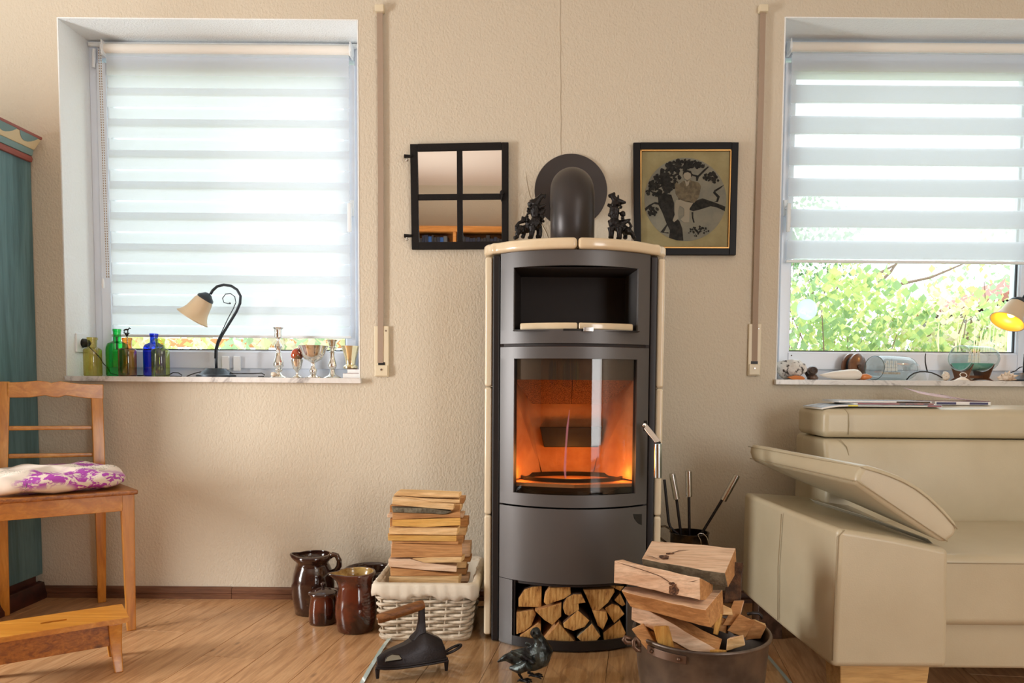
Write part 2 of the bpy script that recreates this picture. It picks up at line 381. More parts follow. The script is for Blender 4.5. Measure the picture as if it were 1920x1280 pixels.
obj('ceiling', MB().box((XL - .1, YB - .1, ZC), (XR + .1, YO, ZC + .1)), M_CEIL, kind='structure')
mb = MB(); wy0, wy1, wz0, wz1 = 1.15, 1.85, .2, 1.85
for (y0, y1, z0, z1) in ((YB, wy0, 0, ZC), (wy1, YO, 0, ZC), (wy0, wy1, 0, wz0), (wy0, wy1, wz1, ZC)): mb.box((XL - .2, y0, z0), (XL, y1, z1))
obj('wall_left', mb, M_WALL, kind='structure')
obj('wall_right', MB().box((XR, YB, 0), (XR + .2, YO, ZC)), M_WALL, kind='structure')
mb = MB()
for (x0, x1, z0, z1) in ((XL, 2.0, 0, ZC), (3.15, XR, 0, ZC), (2.0, 3.15, 2.4, ZC)): mb.box((x0, YB - .2, z0), (x1, YB, z1))
obj('wall_rear', mb, M_WALL, kind='structure')
def doorframe(nm, b):
    return obj(nm, b, M_FRAMEW, kind='structure', bevel=.004)
doorframe('window_3', MB().box((XL - .12, wy0, wz0), (XL - .05, wy0 + .06, wz1)).box((XL - .12, wy1 - .06, wz0), (XL - .05, wy1, wz1)).box((XL - .12, wy0, wz0), (XL - .05, wy1, wz0 + .06)).box((XL - .12, wy0, wz1 - .06), (XL - .05, wy1, wz1)))
doorframe('door_1', MB().box((2.0, YB - .15, 0), (2.07, YB - .05, 2.4)).box((3.08, YB - .15, 0), (3.15, YB - .05, 2.4)).box((2.0, YB - .15, 2.33), (3.15, YB - .05, 2.4)).box((2.0, YB - .15, 0), (3.15, YB - .05, .1)))
# plaster seam above the stove pipe
pts = [W(1049 + .6 * math.sin(y * .09) + (y / 290) * 2, y, YW - .0005) for y in range(-30, 291, 10)]
obj('trim_3', MB().tube(pts, .0022, 6), M_WALL, kind='structure')
pts = [W(x, y, YW - .0005) for x, y in ((985, 322), (988, 345), (993, 368), (1003, 385), (1010, 410), (1024, 436), (1028, 448))]
obj('trim_4', MB().tube(pts, .0016, 6), M_WALL, kind='structure')
# baseboard
BH = W(300, 1100, YW - .015).z
def base_prof(x0, x1):
    p = [(YW, 0), (YW - .018, 0), (YW - .018, BH * .30), (YW - .014, BH * .36), (YW - .014, BH * .42), (YW - .018, BH * .5), (YW - .017, BH * .86), (YW - .008, BH), (YW, BH)]
    return MB().prism([(x0, y, z) for y, z in p], (x1 - x0, 0, 0))
xj = W(437, 1110, YW).x
obj('baseboard_back', base_prof(XL, xj - .0012), M_BASEB, kind='structure')
obj('baseboard_back', base_prof(xj + .0012, XR), M_BASEB, kind='structure')
# marble sills
def sill(nm, x0, x1, z, lip):
    return obj(nm, MB().box((x0, YW - .028, z - .022), (x1, YW, z)).box((x0 + lip, YW, z - .022), (x1 - lip, YF + .05, z)), M_MARBLE, kind='structure', bevel=.002)
sill('trim_5', W(120, 712, YW - .03).x, W(676, 712, YW - .03).x, SILL, .012)
sill('trim_6', W(1455, 716, YW - .03).x, bx1 + .01, SIL2, .012)

# ------------------------------------------------------------------ windows
def window(nm, x0, x1, z0, z1, gl, gr, gb, hz, side):
    # gl/gr/gb glass edges (world), z0 sill, z1 reveal top
    o = obj(nm, MB().box((x0 + .004, YF, z0), (gl - .046, YF + .07, z1)).box((gr + .046, YF, z0), (x1 - .004, YF + .07, z1)).box((gl - .046, YF, z0), (gr + .046, YF + .07, gb - .076)).box((gl - .046, YF, z1 - .075), (gr + .046, YF + .07, z1)), M_FRAMEW, kind='structure', bevel=.003)
    gt = z1 - .15
    obj('sash', MB().box((gl - .05, YF - .016, gb - .082), (gl - .007, YF + .05, gt + .05)).box((gr + .007, YF - .016, gb - .082), (gr + .05, YF + .05, gt + .05))
        .box((gl - .007, YF - .016, gb - .082), (gr + .007, YF + .05, gb - .007)).box((gl - .007, YF - .016, gt), (gr + .007, YF + .05, gt + .05)), M_FRAMEW, o, bevel=.004)
    obj('glazing_bead', MB().box((gl - .007, YF - .008, gb - .007), (gr + .007, YF + .02, gb - .001)).box((gl - .007, YF - .008, gb), (gl - .001, YF + .02, gt)).box((gr + .001, YF - .008, gb), (gr + .007, YF + .02, gt)), M_FRAMEW, o)
    g = .004
    obj('gasket', MB().box((gl - .002, YF + .004, gb - .002), (gr + .002, YF + .014, gb + g)).box((gl - .002, YF + .004, gb), (gl + g, YF + .014, gt)).box((gr - g, YF + .004, gb), (gr + .002, YF + .014, gt)), M_GASKET, o)
    obj('pane', MB().box((gl - .004, YF + .02, gb - .004), (gr + .004, YF + .024, gt + .004)), M_PANE, o)
    hx = (gr + .034) if side > 0 else (gl - .034)
    h = obj('handle', MB().box((hx - .012, YF - .026, hz - .035), (hx + .012, YF - .016, hz + .035)).tube([(hx, YF - .02, hz), (hx, YF - .052, hz)], .009, 10), M_WHITE, o, bevel=.003)
    obj('handle_grip', MB().box((hx - .009, YF - .062, hz - .112), (hx + .009, YF - .048, hz + .014)), M_WHITE, h, bevel=.005)
    return o
w1 = window('window_1', ax0, ax1, SILL, ZT, W(216, 600, YF).x, W(648, 600, YF).x, W(400, 656, YF).z, W(665, 392, YF).z, 1)
w2 = window('window_2', bx0, bx1, SIL2, ZT2, W(1480, 600, YF).x, W(1904, 600, YF).x, W(1700, 660, YF).z, W(1471, 392, YF).z, -1)
for px in (1480,): obj('screw', MB().ell(W(1484, 666, YF - .017), (.003, .002, .003)), M_GASKET, w2, smooth=True)
# window frame hinge cover seen at upper left
obj('hinge_cover', MB().tube([W(176, 92, YF - .012), W(176, 127, YF - .012)], .008, 10), M_WHITE, w1, smooth='auto')
obj('drip_bead', MB().box((w1.location.x + ax0 + .01, YF - .02, ZT - .03), (ax1 - .01, YF, ZT - .012)), M_REVEAL, w1, bevel=.004)

# ------------------------------------------------------------------ striped double roller blinds
M_OPAQ = fabric('opaque_blind_stripe', S(238, 242, 247), .6)
M_SHEER = fabric('sheer_blind_stripe', S(246, 249, 252), .7, .6)
M_ROLL = pm('blind_roll_cloth', S(238, 233, 224), .8)
def blind(label, x0, x1, ztop, rz, yfab, stripes_front, stripes_back, zbot, chainx, bar_label=None):
    r = thing('roller_blind', ((x0 + x1) / 2, yfab, zbot), label, 'blind', 'striped roller blinds')
    obj('roller_tube', MB().tube([(x0 - .006, yfab + .006, rz), (x1 + .006, yfab + .006, rz)], .021, 20), M_ROLL, r, smooth='auto')
    for x in (x0 - .014, x1 + .008):
        obj('bracket', MB().box((x, yfab - .018, rz - .032), (x + .006, yfab + .03, rz + .03)).tube([(x - .003, yfab + .006, rz), (x + .009, yfab + .006, rz)], .026, 18), M_WHITE, r, bevel=.002)
    for yy, lst, in ((yfab, stripes_front), (yfab + .009, stripes_back)):
        for (za, zb, kind) in lst:
            mb_ = MB(); k = 0; mb_.v = [V((x0, yy, zb)), V((x1, yy, zb)), V((x1, yy, za)), V((x0, yy, za))]; mb_.face([0, 1, 2, 3])
            obj('opaque_stripe' if kind else 'sheer_stripe', mb_, M_OPAQ if kind else M_SHEER, r, recalc=False)
    obj('bottom_bar', MB().box((x0 - .004, yfab - .004, zbot - .006), (x1 + .004, yfab + .013, zbot + .005)), M_WHITE, r, bevel=.002)
    if chainx:
        for dx in (0, .009):
            pts = [(chainx + dx + .012 * k / 20, yfab - .012, rz - .01 - (rz - .01 - W(190, 521, yfab).z) * k / 20) for k in range(21)]
            obj('bead_chain', MB().tube(pts, .0018, 6), M_STRAP, r)
            n = 90; bmb = MB()
            for k in range(n):
                f_ = k / n; bmb.ell((chainx + dx + .012 * f_, yfab - .012, rz - .01 - (rz - .01 - W(190, 521, yfab).z) * f_), (.003, .003, .003), 6, 4)
            obj('chain_beads', bmb, M_WHITE, r, kind='stuff')
        p = W(193, 535, yfab - .012); obj('chain_weight', MB().tube([p + V((0, 0, .03)), p, p - V((0, 0, .012))], [.004, .007, .005], 8), M_WHITE, r, smooth='auto')
    return r
yb = YF - .045
Z1 = lambda y: W(400, y, yb).z; Z2 = lambda y: W(1700, y, yb).z
fr, bk = [], []
P = 58.4
# front layer: opaque strips start at 165.5 + n*P and are 35 high; back layer 38 lower so they overlap 13 and leave a 3 pixel slit
def strips(start, height, ytop, ybot, Z):
    out = []; y = start - P * 2
    while y < ybot:
        a, b = max(y, ytop), min(y + height, ybot)
        if b > a: out.append((Z(a), Z(b), 1))
        a, b = max(y + height, ytop), min(y + P, ybot)
        if b > a: out.append((Z(a), Z(b), 0))
        y += P
    return out
blind('closed striped roller blind on the window left of the stove, nearly down to the sill', W(205, 360, yb).x, W(655, 360, yb).x, 0, Z1(92), yb,
      strips(165.5, 36, 92, 629, Z1), strips(203, 34.5, 92, 629, Z1), Z1(630), W(188, 100, yb).x)
blind('half raised striped roller blind on the window above the sofa, garden visible beneath it', W(1479, 360, yb).x, bx1 - (W(1479, 360, yb).x - bx0), 0, Z2(89), yb,
      strips(160, 33.5, 92, 490, Z2), strips(161, 33.5, 92, 490, Z2), Z2(491), None)

# ------------------------------------------------------------------ garden outside
obj('lawn_ground', MB().box((-14, YO, -.5), (16, 24, -.42)), pm('garden_soil', S(150, 150, 96), .9), kind='structure')
def foliage(name, c, r, n, size, mats, label, cat, group=None, seed=1, stems=8, base=-.42, holes=None):
    rg = random.Random(seed)
    root = thing(name, (c[0], c[1], base), label, cat, group)
    for mi_, mt in enumerate(mats):
        mb_ = MB()
        for k in range(n // len(mats)):
            while True:
                q = V((rg.uniform(-1, 1), rg.uniform(-1, 1), rg.uniform(-1, 1)))
                if q.length < 1: break
            d_ = noise.noise(V((q.x * 2 + seed, q.y * 2, q.z * 2 + mi_)))
            if d_ < -.12: continue
            p = V(c) + V((q.x * r[0], q.y * r[1], q.z * r[2]))
            s_ = size * rg.uniform(.5, 1.3); R = Matrix.Rotation(rg.uniform(0, 2 * pi), 3, 'Z') @ Matrix.Rotation(rg.uniform(-1.2, 1.2), 3, 'X')
            k0 = len(mb_.v)
            for a in ((0, 0, 0), (s_ * .45, .1 * s_, s_ * .5), (0, 0, s_), (-s_ * .45, .1 * s_, s_ * .5)): mb_.v.append(p + R @ V(a))
            mb_.face([k0, k0 + 1, k0 + 2]); mb_.face([k0, k0 + 2, k0 + 3])
        obj('leaves', mb_, mt, root, kind='stuff', recalc=False)
    sb = MB()
    for k in range(stems):
        a = rg.uniform(0, 2 * pi); e = V(c) + V((math.cos(a) * r[0] * .7, math.sin(a) * r[1] * .7, rg.uniform(-.2, .8) * r[2])); b0 = V((c[0] + rg.uniform(-.2, .2), c[1], base))
        sb.tube([b0, (b0 + e) / 2 + V((rg.uniform(-.15, .15), 0, .1)), e], [.016, .011, .004], 5)
    obj('stems', sb, M_TWIG, root, kind='stuff')
    return root
L_ = M_LEAVES
foliage('garden_shrub', (2.75, 6.6, 1.05), (.85, .5, .92), 3800, .075, [L_[0], L_[1], L_[3]], 'leafy yellow-green shrub filling the lower left of the right window', 'shrub', 'garden shrubs', 1)
foliage('garden_shrub', (3.75, 6.9, 1.0), (.8, .45, .8), 3400, .08, [L_[0], L_[2], L_[4], L_[1]], 'pale pinkish green shrub in the middle of the right window view', 'shrub', 'garden shrubs', 2)
foliage('garden_shrub', (4.7, 7.2, 1.0), (.8, .45, .75), 3000, .085, [L_[0], L_[1], L_[3], L_[6]], 'green shrub behind the glass ship bottle on its stand', 'shrub', 'garden shrubs', 3)
foliage('garden_shrub', (3.5, 8.4, 1.6), (1.4, .5, .7), 2200, .08, [L_[2], L_[4], L_[0]], 'washed out blossoming shrub behind the nearer shrubs', 'shrub', 'garden shrubs', 4)
foliage('conifer_tree', (3.3, 9.8, 2.6), (1.0, .6, .8), 3000, .07, [L_[5], L_[3], L_[6]], 'dark green tree at the upper left of the right window view', 'tree', None, 5, stems=12)
foliage('garden_shrub', (5.4, 8.6, 1.9), (1.0, .5, .8), 1500, .08, [L_[0], L_[6], L_[4]], 'thin pale shrub at the far right under the blind', 'shrub', 'garden shrubs', 8)
foliage('garden_shrub', (-2.9, 5.6, .75), (.75, .35, .62), 2300, .09, [L_[0], L_[2], L_[4]], 'yellow-green leaves seen between the coloured bottles under the left blind', 'shrub', 'garden shrubs', 6)
foliage('garden_shrub', (-1.7, 5.5, .78), (.8, .35, .6), 2000, .10, [L_[2], L_[6], L_[4]], 'large leaved green plant seen under the left blind behind the silver candlesticks', 'shrub', 'garden shrubs', 7)
br = thing('tree_branches', (3.6, 7.6, -.42), 'bare grey branches crossing the sky in the right window', 'branches')
for pts in ([(1690, 532), (1745, 520), (1800, 497), (1830, 480)], [(1635, 520), (1660, 506), (1680, 495), (1700, 470)], [(1648, 530), (1668, 512), (1690, 480)], [(1730, 660), (1745, 620), (1775, 600), (1815, 592), (1870, 615)], [(1800, 655), (1812, 640), (1822, 600), (1830, 590)]):
    w_ = [W(x, y, 7.1) for x, y in pts]; obj('branch', MB().tube(w_, [.016, .013, .009, .006, .004][:len(w_)], 6), M_TWIG, br)
obj('trunk', MB().tube([(3.6, 7.6, -.42), (3.7, 7.5, .5), W(1730, 660, 7.1)], [.06, .05, .02], 8), M_TWIG, br)
gr = thing('dry_grass_clump', (4.1, 6.1, -.42), 'clump of straw coloured dry grass stalks below the right window centre', 'grass')
sb = MB(); rg = random.Random(5)
for k in range(46):
    x = 3.25 + rg.random() * 1.0; sb.tube([(x, 6.0, -.42), (x + rg.uniform(-.05, .05), 6.0, .7), (x + rg.uniform(-.12, .12), 6.0, rg.uniform(1.15, 1.45))], [.01, .008, .003], 4)
obj('grass_stalks', sb, M_STRAW, gr, kind='stuff')
hr = thing('garden_house', (7.2, 9.6, -.42), 'low house gable with dark red roof edge at the right of the garden', 'building')
a, b = W(1843, 577, 9.4), W(1910, 545, 9.4)
obj('roof', MB().prism([a, b + V((3, 0, 1.0)), b + V((3, 0, 1.15)), a + V((-.05, 0, .07))], (0, 2, 0)), pm('dusky_roof', S(170, 110, 96), .8), hr)
obj('gable_wall', MB().prism([a + V((.15, .2, -.02)), b + V((2.5, .2, .8)), (b.x + 2.5, 9.6, -.42), (a.x + .15, 9.6, -.42)], (0, 1.6, 0)), pm('grey_gable', S(140, 134, 132), .8), hr)
fr_ = thing('wooden_trellis', (-2.3, 6.3, -.42), 'orange-brown wooden trellis rail seen in the gap under the left blind', 'trellis')
za, zb = W(350, 650, 6.3).z, W(350, 634, 6.3).z
obj('rail', MB().box((-3.6, 6.3, za), (-.6, 6.36, zb)), pm('orange_stained_wood', S(214, 150, 100), .7), fr_, bevel=.004)
for x in (-3.5, -2.1, -.7): obj('post', MB().box((x, 6.37, -.42), (x + .09, 6.44, zb)), MATS['orange_stained_wood'], fr_, bevel=.004)

# suncatcher
p = W(1513, 580, YF - .03)
sc_ = thing('suncatcher', p, 'round frosted glass suncatcher hanging before the right window pane', 'suncatcher')
t_ = NT('frosted_suncatcher'); t_.n.remove(t_.p); a_ = t_.add('ShaderNodeBsdfTransparent'); b_ = t_.add('ShaderNodeBsdfTranslucent'); b_.inputs[0].default_value = S(238, 246, 250); a_.inputs[0].default_value = S(240, 248, 252); mx = t_.add('ShaderNodeMixShader'); mx.inputs[0].default_value = .5
t_.link(a_.outputs[0], mx.inputs[1]); t_.link(b_.outputs[0], mx.inputs[2]); t_.link(mx.outputs[0], t_.out.inputs[0])
obj('disc', MB().lathe([(.001, -.003), (.045, -.003), (.047, 0), (.045, .003), (.001, .003)], p, 40, (0, 1, 0)), t_.m, sc_, smooth='auto')
obj('thread', MB().tube([p + V((0, 0, .046)), W(1514, 495, YF - .03)], .0008, 5), M_WHITE, sc_)

# ------------------------------------------------------------------ shutter straps
def strap(pts, w, plate, label):
    top = W(pts[0][0], pts[0][1], YW - .02)
    r = thing('shutter_strap', W(pts[-1][0], pts[-1][1], YW), label, 'strap', 'roller shutter straps')
    L = [W(x, y, YW - .014) for x, y in pts]
    obj('strap_band', MB().loft([[p + V((-w / 2, 0, 0)), p + V((w / 2, 0, 0)), p + V((w / 2, .003, 0)), p + V((-w / 2, .003, 0))] for p in L]), M_STRAP, r)
    a = L[0]; obj('strap_guide', MB().box((a.x - w * .8, YW - .028, a.z - .014), (a.x + w * .8, YW, a.z + .014)), M_CREAMP, r, bevel=.003)
    x0, y0, x1, y1 = plate; p0, p1 = W(x0, y1, YW - .012), W(x1, y0, YW - .012)
    pl = obj('cover_plate', MB().box((p0.x, YW - .012, p0.z), (p1.x, YW, p1.z)), M_CREAMP, r, bevel=.003)
    xm = (p0.x + p1.x) / 2; zslot = p0.z + .055
    obj('slot', MB().box((xm - w * .62, YW - .0135, zslot - .006), (xm + w * .62, YW - .0115, zslot + .006)), M_BLACK, r)
    obj('slot_housing', MB().box((p0.x + .004, YW - .018, p0.z + .004), (p1.x - .004, YW - .011, zslot - .007)), M_CREAMP, r, bevel=.002)
    obj('screw', MB().lathe([(.0001, 0), (.0055, 0), (.004, .0025), (.0001, .003)], (xm, YW - .018, p0.z + .03), 12, (0, -1, 0)), M_CHROME, r, smooth='auto')
    obj('screw', MB().lathe([(.0001, 0), (.004, 0), (.003, .002), (.0001, .0024)], (p1.x - .012, YW - .012, p1.z - .02), 12, (0, -1, 0)), M_CHROME, r, smooth='auto')
strap([(712, 17), (713, 150), (714, 350), (714, 540), (713, 680)], .023, (702, 611, 729, 706), 'grey roller shutter strap hanging beside the left window')
strap([(1431, 17), (1427, 200), (1421, 400), (1417, 560), (1415, 677)], .023, (1402, 607, 1428, 704), 'grey roller shutter strap hanging beside the right window above the poker pot')

# ------------------------------------------------------------------ socket with plug
sx = ax0 + .004; p = None
d_ = ray(151, 643); tt = (sx - CAM.x) / d_.x; p = CAM + d_ * tt
so = thing('wall_socket', (sx, p.y, p.z - .04), 'white wall socket on the left window reveal behind the olive bottle', 'socket')
obj('socket_frame', MB().box((sx, p.y - .04, p.z - .04), (sx + .009, p.y + .04, p.z + .04)), M_WHITE, so, bevel=.003)
pg_ = obj('socket_well', MB().lathe([(.0001, .0095), (.019, .0095), (.021, .012), (.023, .0095)], (sx, p.y, p.z), 24, (1, 0, 0)), M_WHITE, so, smooth='auto')
pl = thing('power_plug', (sx + .03, p.y, p.z - .018), 'black round plug in the socket with a cable to the lamp', 'plug')
obj('plug_body', MB().lathe([(.0001, .011), (.018, .011), (.019, .022), (.014, .036), (.006, .044), (.0001, .046)], (sx, p.y, p.z), 20, (1, 0, 0)), M_BLACK, pl, smooth='auto')

# ------------------------------------------------------------------ rear of the room (seen in the mirror and the stove glass)
bc = thing('bookcase', (-1.0, YB + .17, 0), 'orange wood bookcase across the rear wall, seen in the mirror', 'bookcase')
bz = 2.2
def shelfpart(n, a, b): obj(n, MB().box(a, b), M_ORANGEW, bc, bevel=.003)
shelfpart('top_board', (-3.2, YB, bz), (1.9, YB + .34, bz + .06))
for x in (-3.2, -2.3, -1.42, -.92, -.1, .72, 1.86): shelfpart('side_panel', (x, YB, 0), (x + .035, YB + .33, bz))
for z in (.05, .45, .85, 1.25, 1.62, 1.93): shelfpart('shelf', (-3.2, YB, z), (1.9, YB + .3, z + .025))
obj('back_panel', MB().box((-3.2, YB, 0), (1.9, YB + .012, bz)), M_ORANGEW, bc)
rg = random.Random(11)
bookm = [pm('book_%s' % n, S(*c), .6) for n, c in (('navy', (34, 40, 62)), ('charcoal', (44, 44, 48)), ('grey', (96, 100, 104)), ('white', (214, 212, 206)), ('blue', (40, 90, 160)), ('green', (70, 130, 50)), ('yellow', (210, 170, 60)), ('maroon', (90, 34, 40)))]
names = dict(zip(range(8), ('navy', 'charcoal', 'grey', 'white', 'blue', 'green', 'yellow', 'maroon')))
for shelf_z, rng in ((1.955, ((-1.37, -.94), (-.87, -.12))), (1.645, ((-1.37, -.94), (-.87, -.12), (-.05, .7))), (1.275, ((-2.25, -1.44), (-1.37, -.94), (-.87, -.12), (-.05, .7), (.78, 1.8))), (.875, ((-2.25, -1.44), (-.87, -.12), (-.05, .7)))):
    for a, b in rng:
        x = a
        while x < b - .05:
            w_ = rg.uniform(.022, .045) if shelf_z > 1.6 else rg.uniform(.04, .075); h = rg.uniform(.17, .215) if shelf_z > 1.9 else rg.uniform(.2, .27); k = rg.choice([0, 0, 1, 1, 1, 2, 3, 4, 5, 6, 7]) if shelf_z < 1.9 else rg.choice([0, 1, 1, 1, 2, 2, 0, 1, 4, 6 if x < -1.2 else 1, 3 if x > -.2 else 0])
            d2 = rg.uniform(.18, .24)
            o = obj('book', MB().box((x, YB + .3 - d2, shelf_z), (x + w_ - .002, YB + .3, shelf_z + h)), bookm[k], bevel=.002)
            tag(o, '%s book upright on the %s shelf of the rear bookcase, seen only in reflections' % (names[k], {1.955: 'top', 1.645: 'second', 1.275: 'third'}.get(shelf_z, 'fourth')), 'book', 'books on the rear bookcase')
            x += w_
# ------------------------------------------------------------------ stove
FY = 2.54                                   # front of the curve
ctr = W(1080, 700, FY); SX = ctr.x
RAD = .388
def fy(x): return FY + RAD - math.sqrt(max(RAD * RAD - (x - SX) ** 2, 1e-6))     # y of the curved front at world x
def wx(px, py=800):                        # world x on the curved front under a photo column
    y = FY + .03
    for _ in range(12): x = W(px, py, y).x; y = fy(x)
    return x
def wz(py, px=1080): return W(px, py, FY).z
def curved(x0, x1, z0, z1, off=0.0, th=.008, n=20, mb_=None):
    mb_ = mb_ or MB()
    rings = []
    for i in range(n + 1):
        x = x0 + (x1 - x0) * i / n; y = fy(x) + off; nx = (x - SX) / RAD; ny = -math.sqrt(max(1 - nx * nx, 0))
        xi, yi = x - nx * th, y - ny * th
        rings.append([(x, y, z0), (x, y, z1), (xi, yi, z1), (xi, yi, z0)])
    return mb_.loft(rings)
ST = thing('wood_stove', (SX, 2.75, 0), 'tall grey curved wood stove with cream ceramic top and sides, standing in the room corner', 'stove')
HWF = .262
xl, xr = SX - HWF, SX + HWF
zTop0, zU0, zU1, zD0, zD1, zL0, zL1, zB1 = wz(467), wz(643), wz(467), wz(952), wz(649.5), wz(1096), wz(956), wz(1203)
YBK = 2.99
ztop = zTop0 + .0
# upper front with niche
nx0, nx1 = wx(963, 560), wx(1197, 560); nz0, nz1 = wz(617), wz(497)
b_ = curved(xl, xr, nz1, zU1 - .001); curved(xl, xr, zU0, nz0, mb_=b_); curved(xl, nx0, nz0, nz1, n=6, mb_=b_); curved(nx1, xr, nz0, nz1, n=6, mb_=b_)
obj('upper_front', b_, M_STEEL, ST, smooth='auto')
yn = FY + .30
obj('niche', MB().hexa([(nx0 + .012, yn, nz0), (nx1 - .012, yn, nz0), (nx1 - .012, yn + .01, nz0), (nx0 + .012, yn + .01, nz0)], [(nx0 + .012, yn, nz1), (nx1 - .012, yn, nz1), (nx1 - .012, yn + .01, nz1), (nx0 + .012, yn + .01, nz1)])
    .hexa([(nx0, fy(nx0) + .006, nz1), (nx1, fy(nx1) + .006, nz1), (nx1, yn, nz1), (nx0, yn, nz1)], [(nx0, fy(nx0) + .006, nz1 + .005), (nx1, fy(nx1) + .006, nz1 + .005), (nx1, yn, nz1 + .005), (nx0, yn, nz1 + .005)])
    .hexa([(nx0, FY + .01, nz0 - .005), (nx1, FY + .01, nz0 - .005), (nx1, yn, nz0 - .005), (nx0, yn, nz0 - .005)], [(nx0, fy(nx0) + .006, nz0), (nx1, fy(nx1) + .006, nz0), (nx1, yn, nz0), (nx0, yn, nz0)])
    .hexa([(nx0 - .004, fy(nx0) + .006, nz0), (nx0, fy(nx0) + .006, nz0), (nx0 + .02, yn, nz0), (nx0 + .016, yn, nz0)], [(nx0 - .004, fy(nx0) + .006, nz1), (nx0, fy(nx0) + .006, nz1), (nx0 + .02, yn, nz1), (nx0 + .016, yn, nz1)]), M_STEELB, ST)
obj('niche_cheek', MB().hexa([(nx1, fy(nx1) + .006, nz0), (nx1 + .004, fy(nx1) + .006, nz0), (nx1 - .016, yn, nz0), (nx1 - .02, yn, nz0)], [(nx1, fy(nx1) + .006, nz1), (nx1 + .004, fy(nx1) + .006, nz1), (nx1 - .016, yn, nz1), (nx1 - .02, yn, nz1)]), M_STEEL, ST)
tz0, tz1 = nz0, nz0 + .024
for a, c in ((wx(975, 610), wx(1083, 610)), (wx(1085.5, 610), wx(1188, 610))):
    rg_ = []
    for i in range(9):
        x = a + (c - a) * i / 8; rg_.append([(x, fy(x) + .012, tz0), (x, fy(x) + .012, tz1), (x, yn - .02, tz1), (x, yn - .02, tz0)])
    obj('niche_tile', MB().loft(rg_), M_CERAM, ST, bevel=.005)
obj('air_slot', curved(wx(1056, 618), wx(1112, 618), wz(620), wz(616), -.001, .002, 6), M_BLACK, ST)
obj('air_slider', curved(wx(1094, 618), wx(1112, 618), wz(621.5), wz(613.5), -.016, .014, 4), M_CHROME, ST, bevel=.001)
# door
gx0, gx1, gz0, gz1 = wx(963, 800), wx(1193, 800), wz(929), wz(672)
b_ = curved(xl, xr, gz1, zD1); curved(xl, xr, zD0, gz0, mb_=b_); curved(xl, gx0, gz0, gz1, n=6, mb_=b_); curved(gx1, xr, gz0, gz1, n=6, mb_=b_)
DR = obj('door', b_, M_STEEL, ST, smooth='auto')
obj('door_inner_frame', curved(gx0 - .006, gx0 + .004, gz0, gz1, .008, .012, 3, curved(gx1 - .004, gx1 + .006, gz0, gz1, .008, .012, 3)), M_STEELD, DR)
obj('door_glass', curved(gx0 - .004, gx1 + .004, gz0 - .004, gz1 + .004, .010, .004, 24), M_GLASSST, DR, smooth='auto')
# header band of the door behind the glass
obj('door_seal', curved(gx0 - .01, gx1 + .01, wz(712), gz1 + .006, .022, .01, 16), pm('brown_seal_steel', S(92, 78, 64), .5, .3), DR, smooth='auto')
hp = [W(1209, 797, 2.585), W(1213, 799, 2.555), W(1233, 829, 2.535)]
h = obj('door_handle', MB().tube([W(1206, 797, 2.60), hp[0]], .008, 12).hexa([W(1207, 803, 2.56), W(1213, 795, 2.56), W(1213, 795, 2.575), W(1207, 803, 2.575)], [W(1230, 832, 2.53), W(1239, 826, 2.53), W(1239, 826, 2.545), W(1230, 832, 2.545)]), M_CHROME, ST, bevel=.002)
obj('handle_grip', MB().tube([W(1233.5, 831, 2.535), W(1233.5, 896, 2.535)], .0135, 20), pm('steel_blue_chrome', S(196, 214, 222), .16, 1), h, bevel=.002)
obj('handle_collar', MB().tube([W(1233.5, 828, 2.535), W(1233.5, 832, 2.535)], .010, 16), M_BLACK, h)
obj('latch_slot', curved(wx(1207, 797), wx(1213, 797), wz(810), wz(790), -.001, .002, 2), M_BLACK, ST)
# lower panel, notch, wood bay, base band
obj('lower_front', curved(xl, xr, zL0, zL1 + .001), M_STEEL, ST, smooth='auto')
q = [(1187, 963.5), (1203.5, 963.5), (1203.5, 984), (1198, 982), (1193, 977), (1189, 971)]
b_ = MB(); pts = []
for x, y in q: X_ = wx(x, y); pts.append((X_, fy(X_) - .0012, W(x, y, fy(X_)).z))
obj('quarter_cutout', b_.prism(pts, (0, .004, 0)), M_BLACK, ST)
px0 = wx(967, 1150)
b_ = curved(xl, wx(960, 1150), 0.006, zL0 - .002, n=5)
obj('bay_post', b_, M_STEEL, ST, smooth='auto')
obj('bay_post', curved(wx(1176, 1150), xr, 0.006, zL0 - .002, n=6), M_STEEL, ST, smooth='auto')
obj('base_band', curved(wx(960, 1200) , wx(1176, 1200), .006, zB1), M_STEELD, ST, smooth='auto')
obj('bay_cheek', MB().box((px0 - .008, fy(px0) + .004, zB1), (px0 - .002, YBK - .02, zL0)).box((wx(1176, 1150), fy(px0) + .004, zB1), (wx(1176, 1150) + .004, YBK - .02, zL0)), M_STEELD, ST)
# shell behind the fronts
def plan(off, z0, z1, mb_):      # D-shaped slab following the curved front
    n = 20; lo = []; 
    for i in range(n + 1): x = xl + (xr - xl) * i / n; lo.append(V((x, fy(x) + off, z0)))
    lo += [V((xr, YBK, z0)), V((xl, YBK, z0))]
    return mb_.prism(lo, (0, 0, z1 - z0))
b_ = MB(); plan(.012, .006, .012, b_); obj('base_plate', b_, M_STEELD, ST)
b_ = MB(); plan(.012, zL0 - .012, zL0 - .004, b_); plan(.012, zD1 + .002, zU0 - .002 + .006, b_); plan(.02, zTop0 - .012, zTop0 - .003, b_); obj('deck', b_, M_STEELB, ST)
obj('back_plate', MB().box((xl, YBK, .006), (xr, YBK + .012, zTop0)), M_STEELD, ST)
obj('firebox_shell', MB().box((xl, fy(xl) + .002, zL0), (xl + .012, YBK, zU1)).box((xr - .012, fy(xr) + .002, zL0), (xr, YBK, zU1)), M_STEELB, ST)
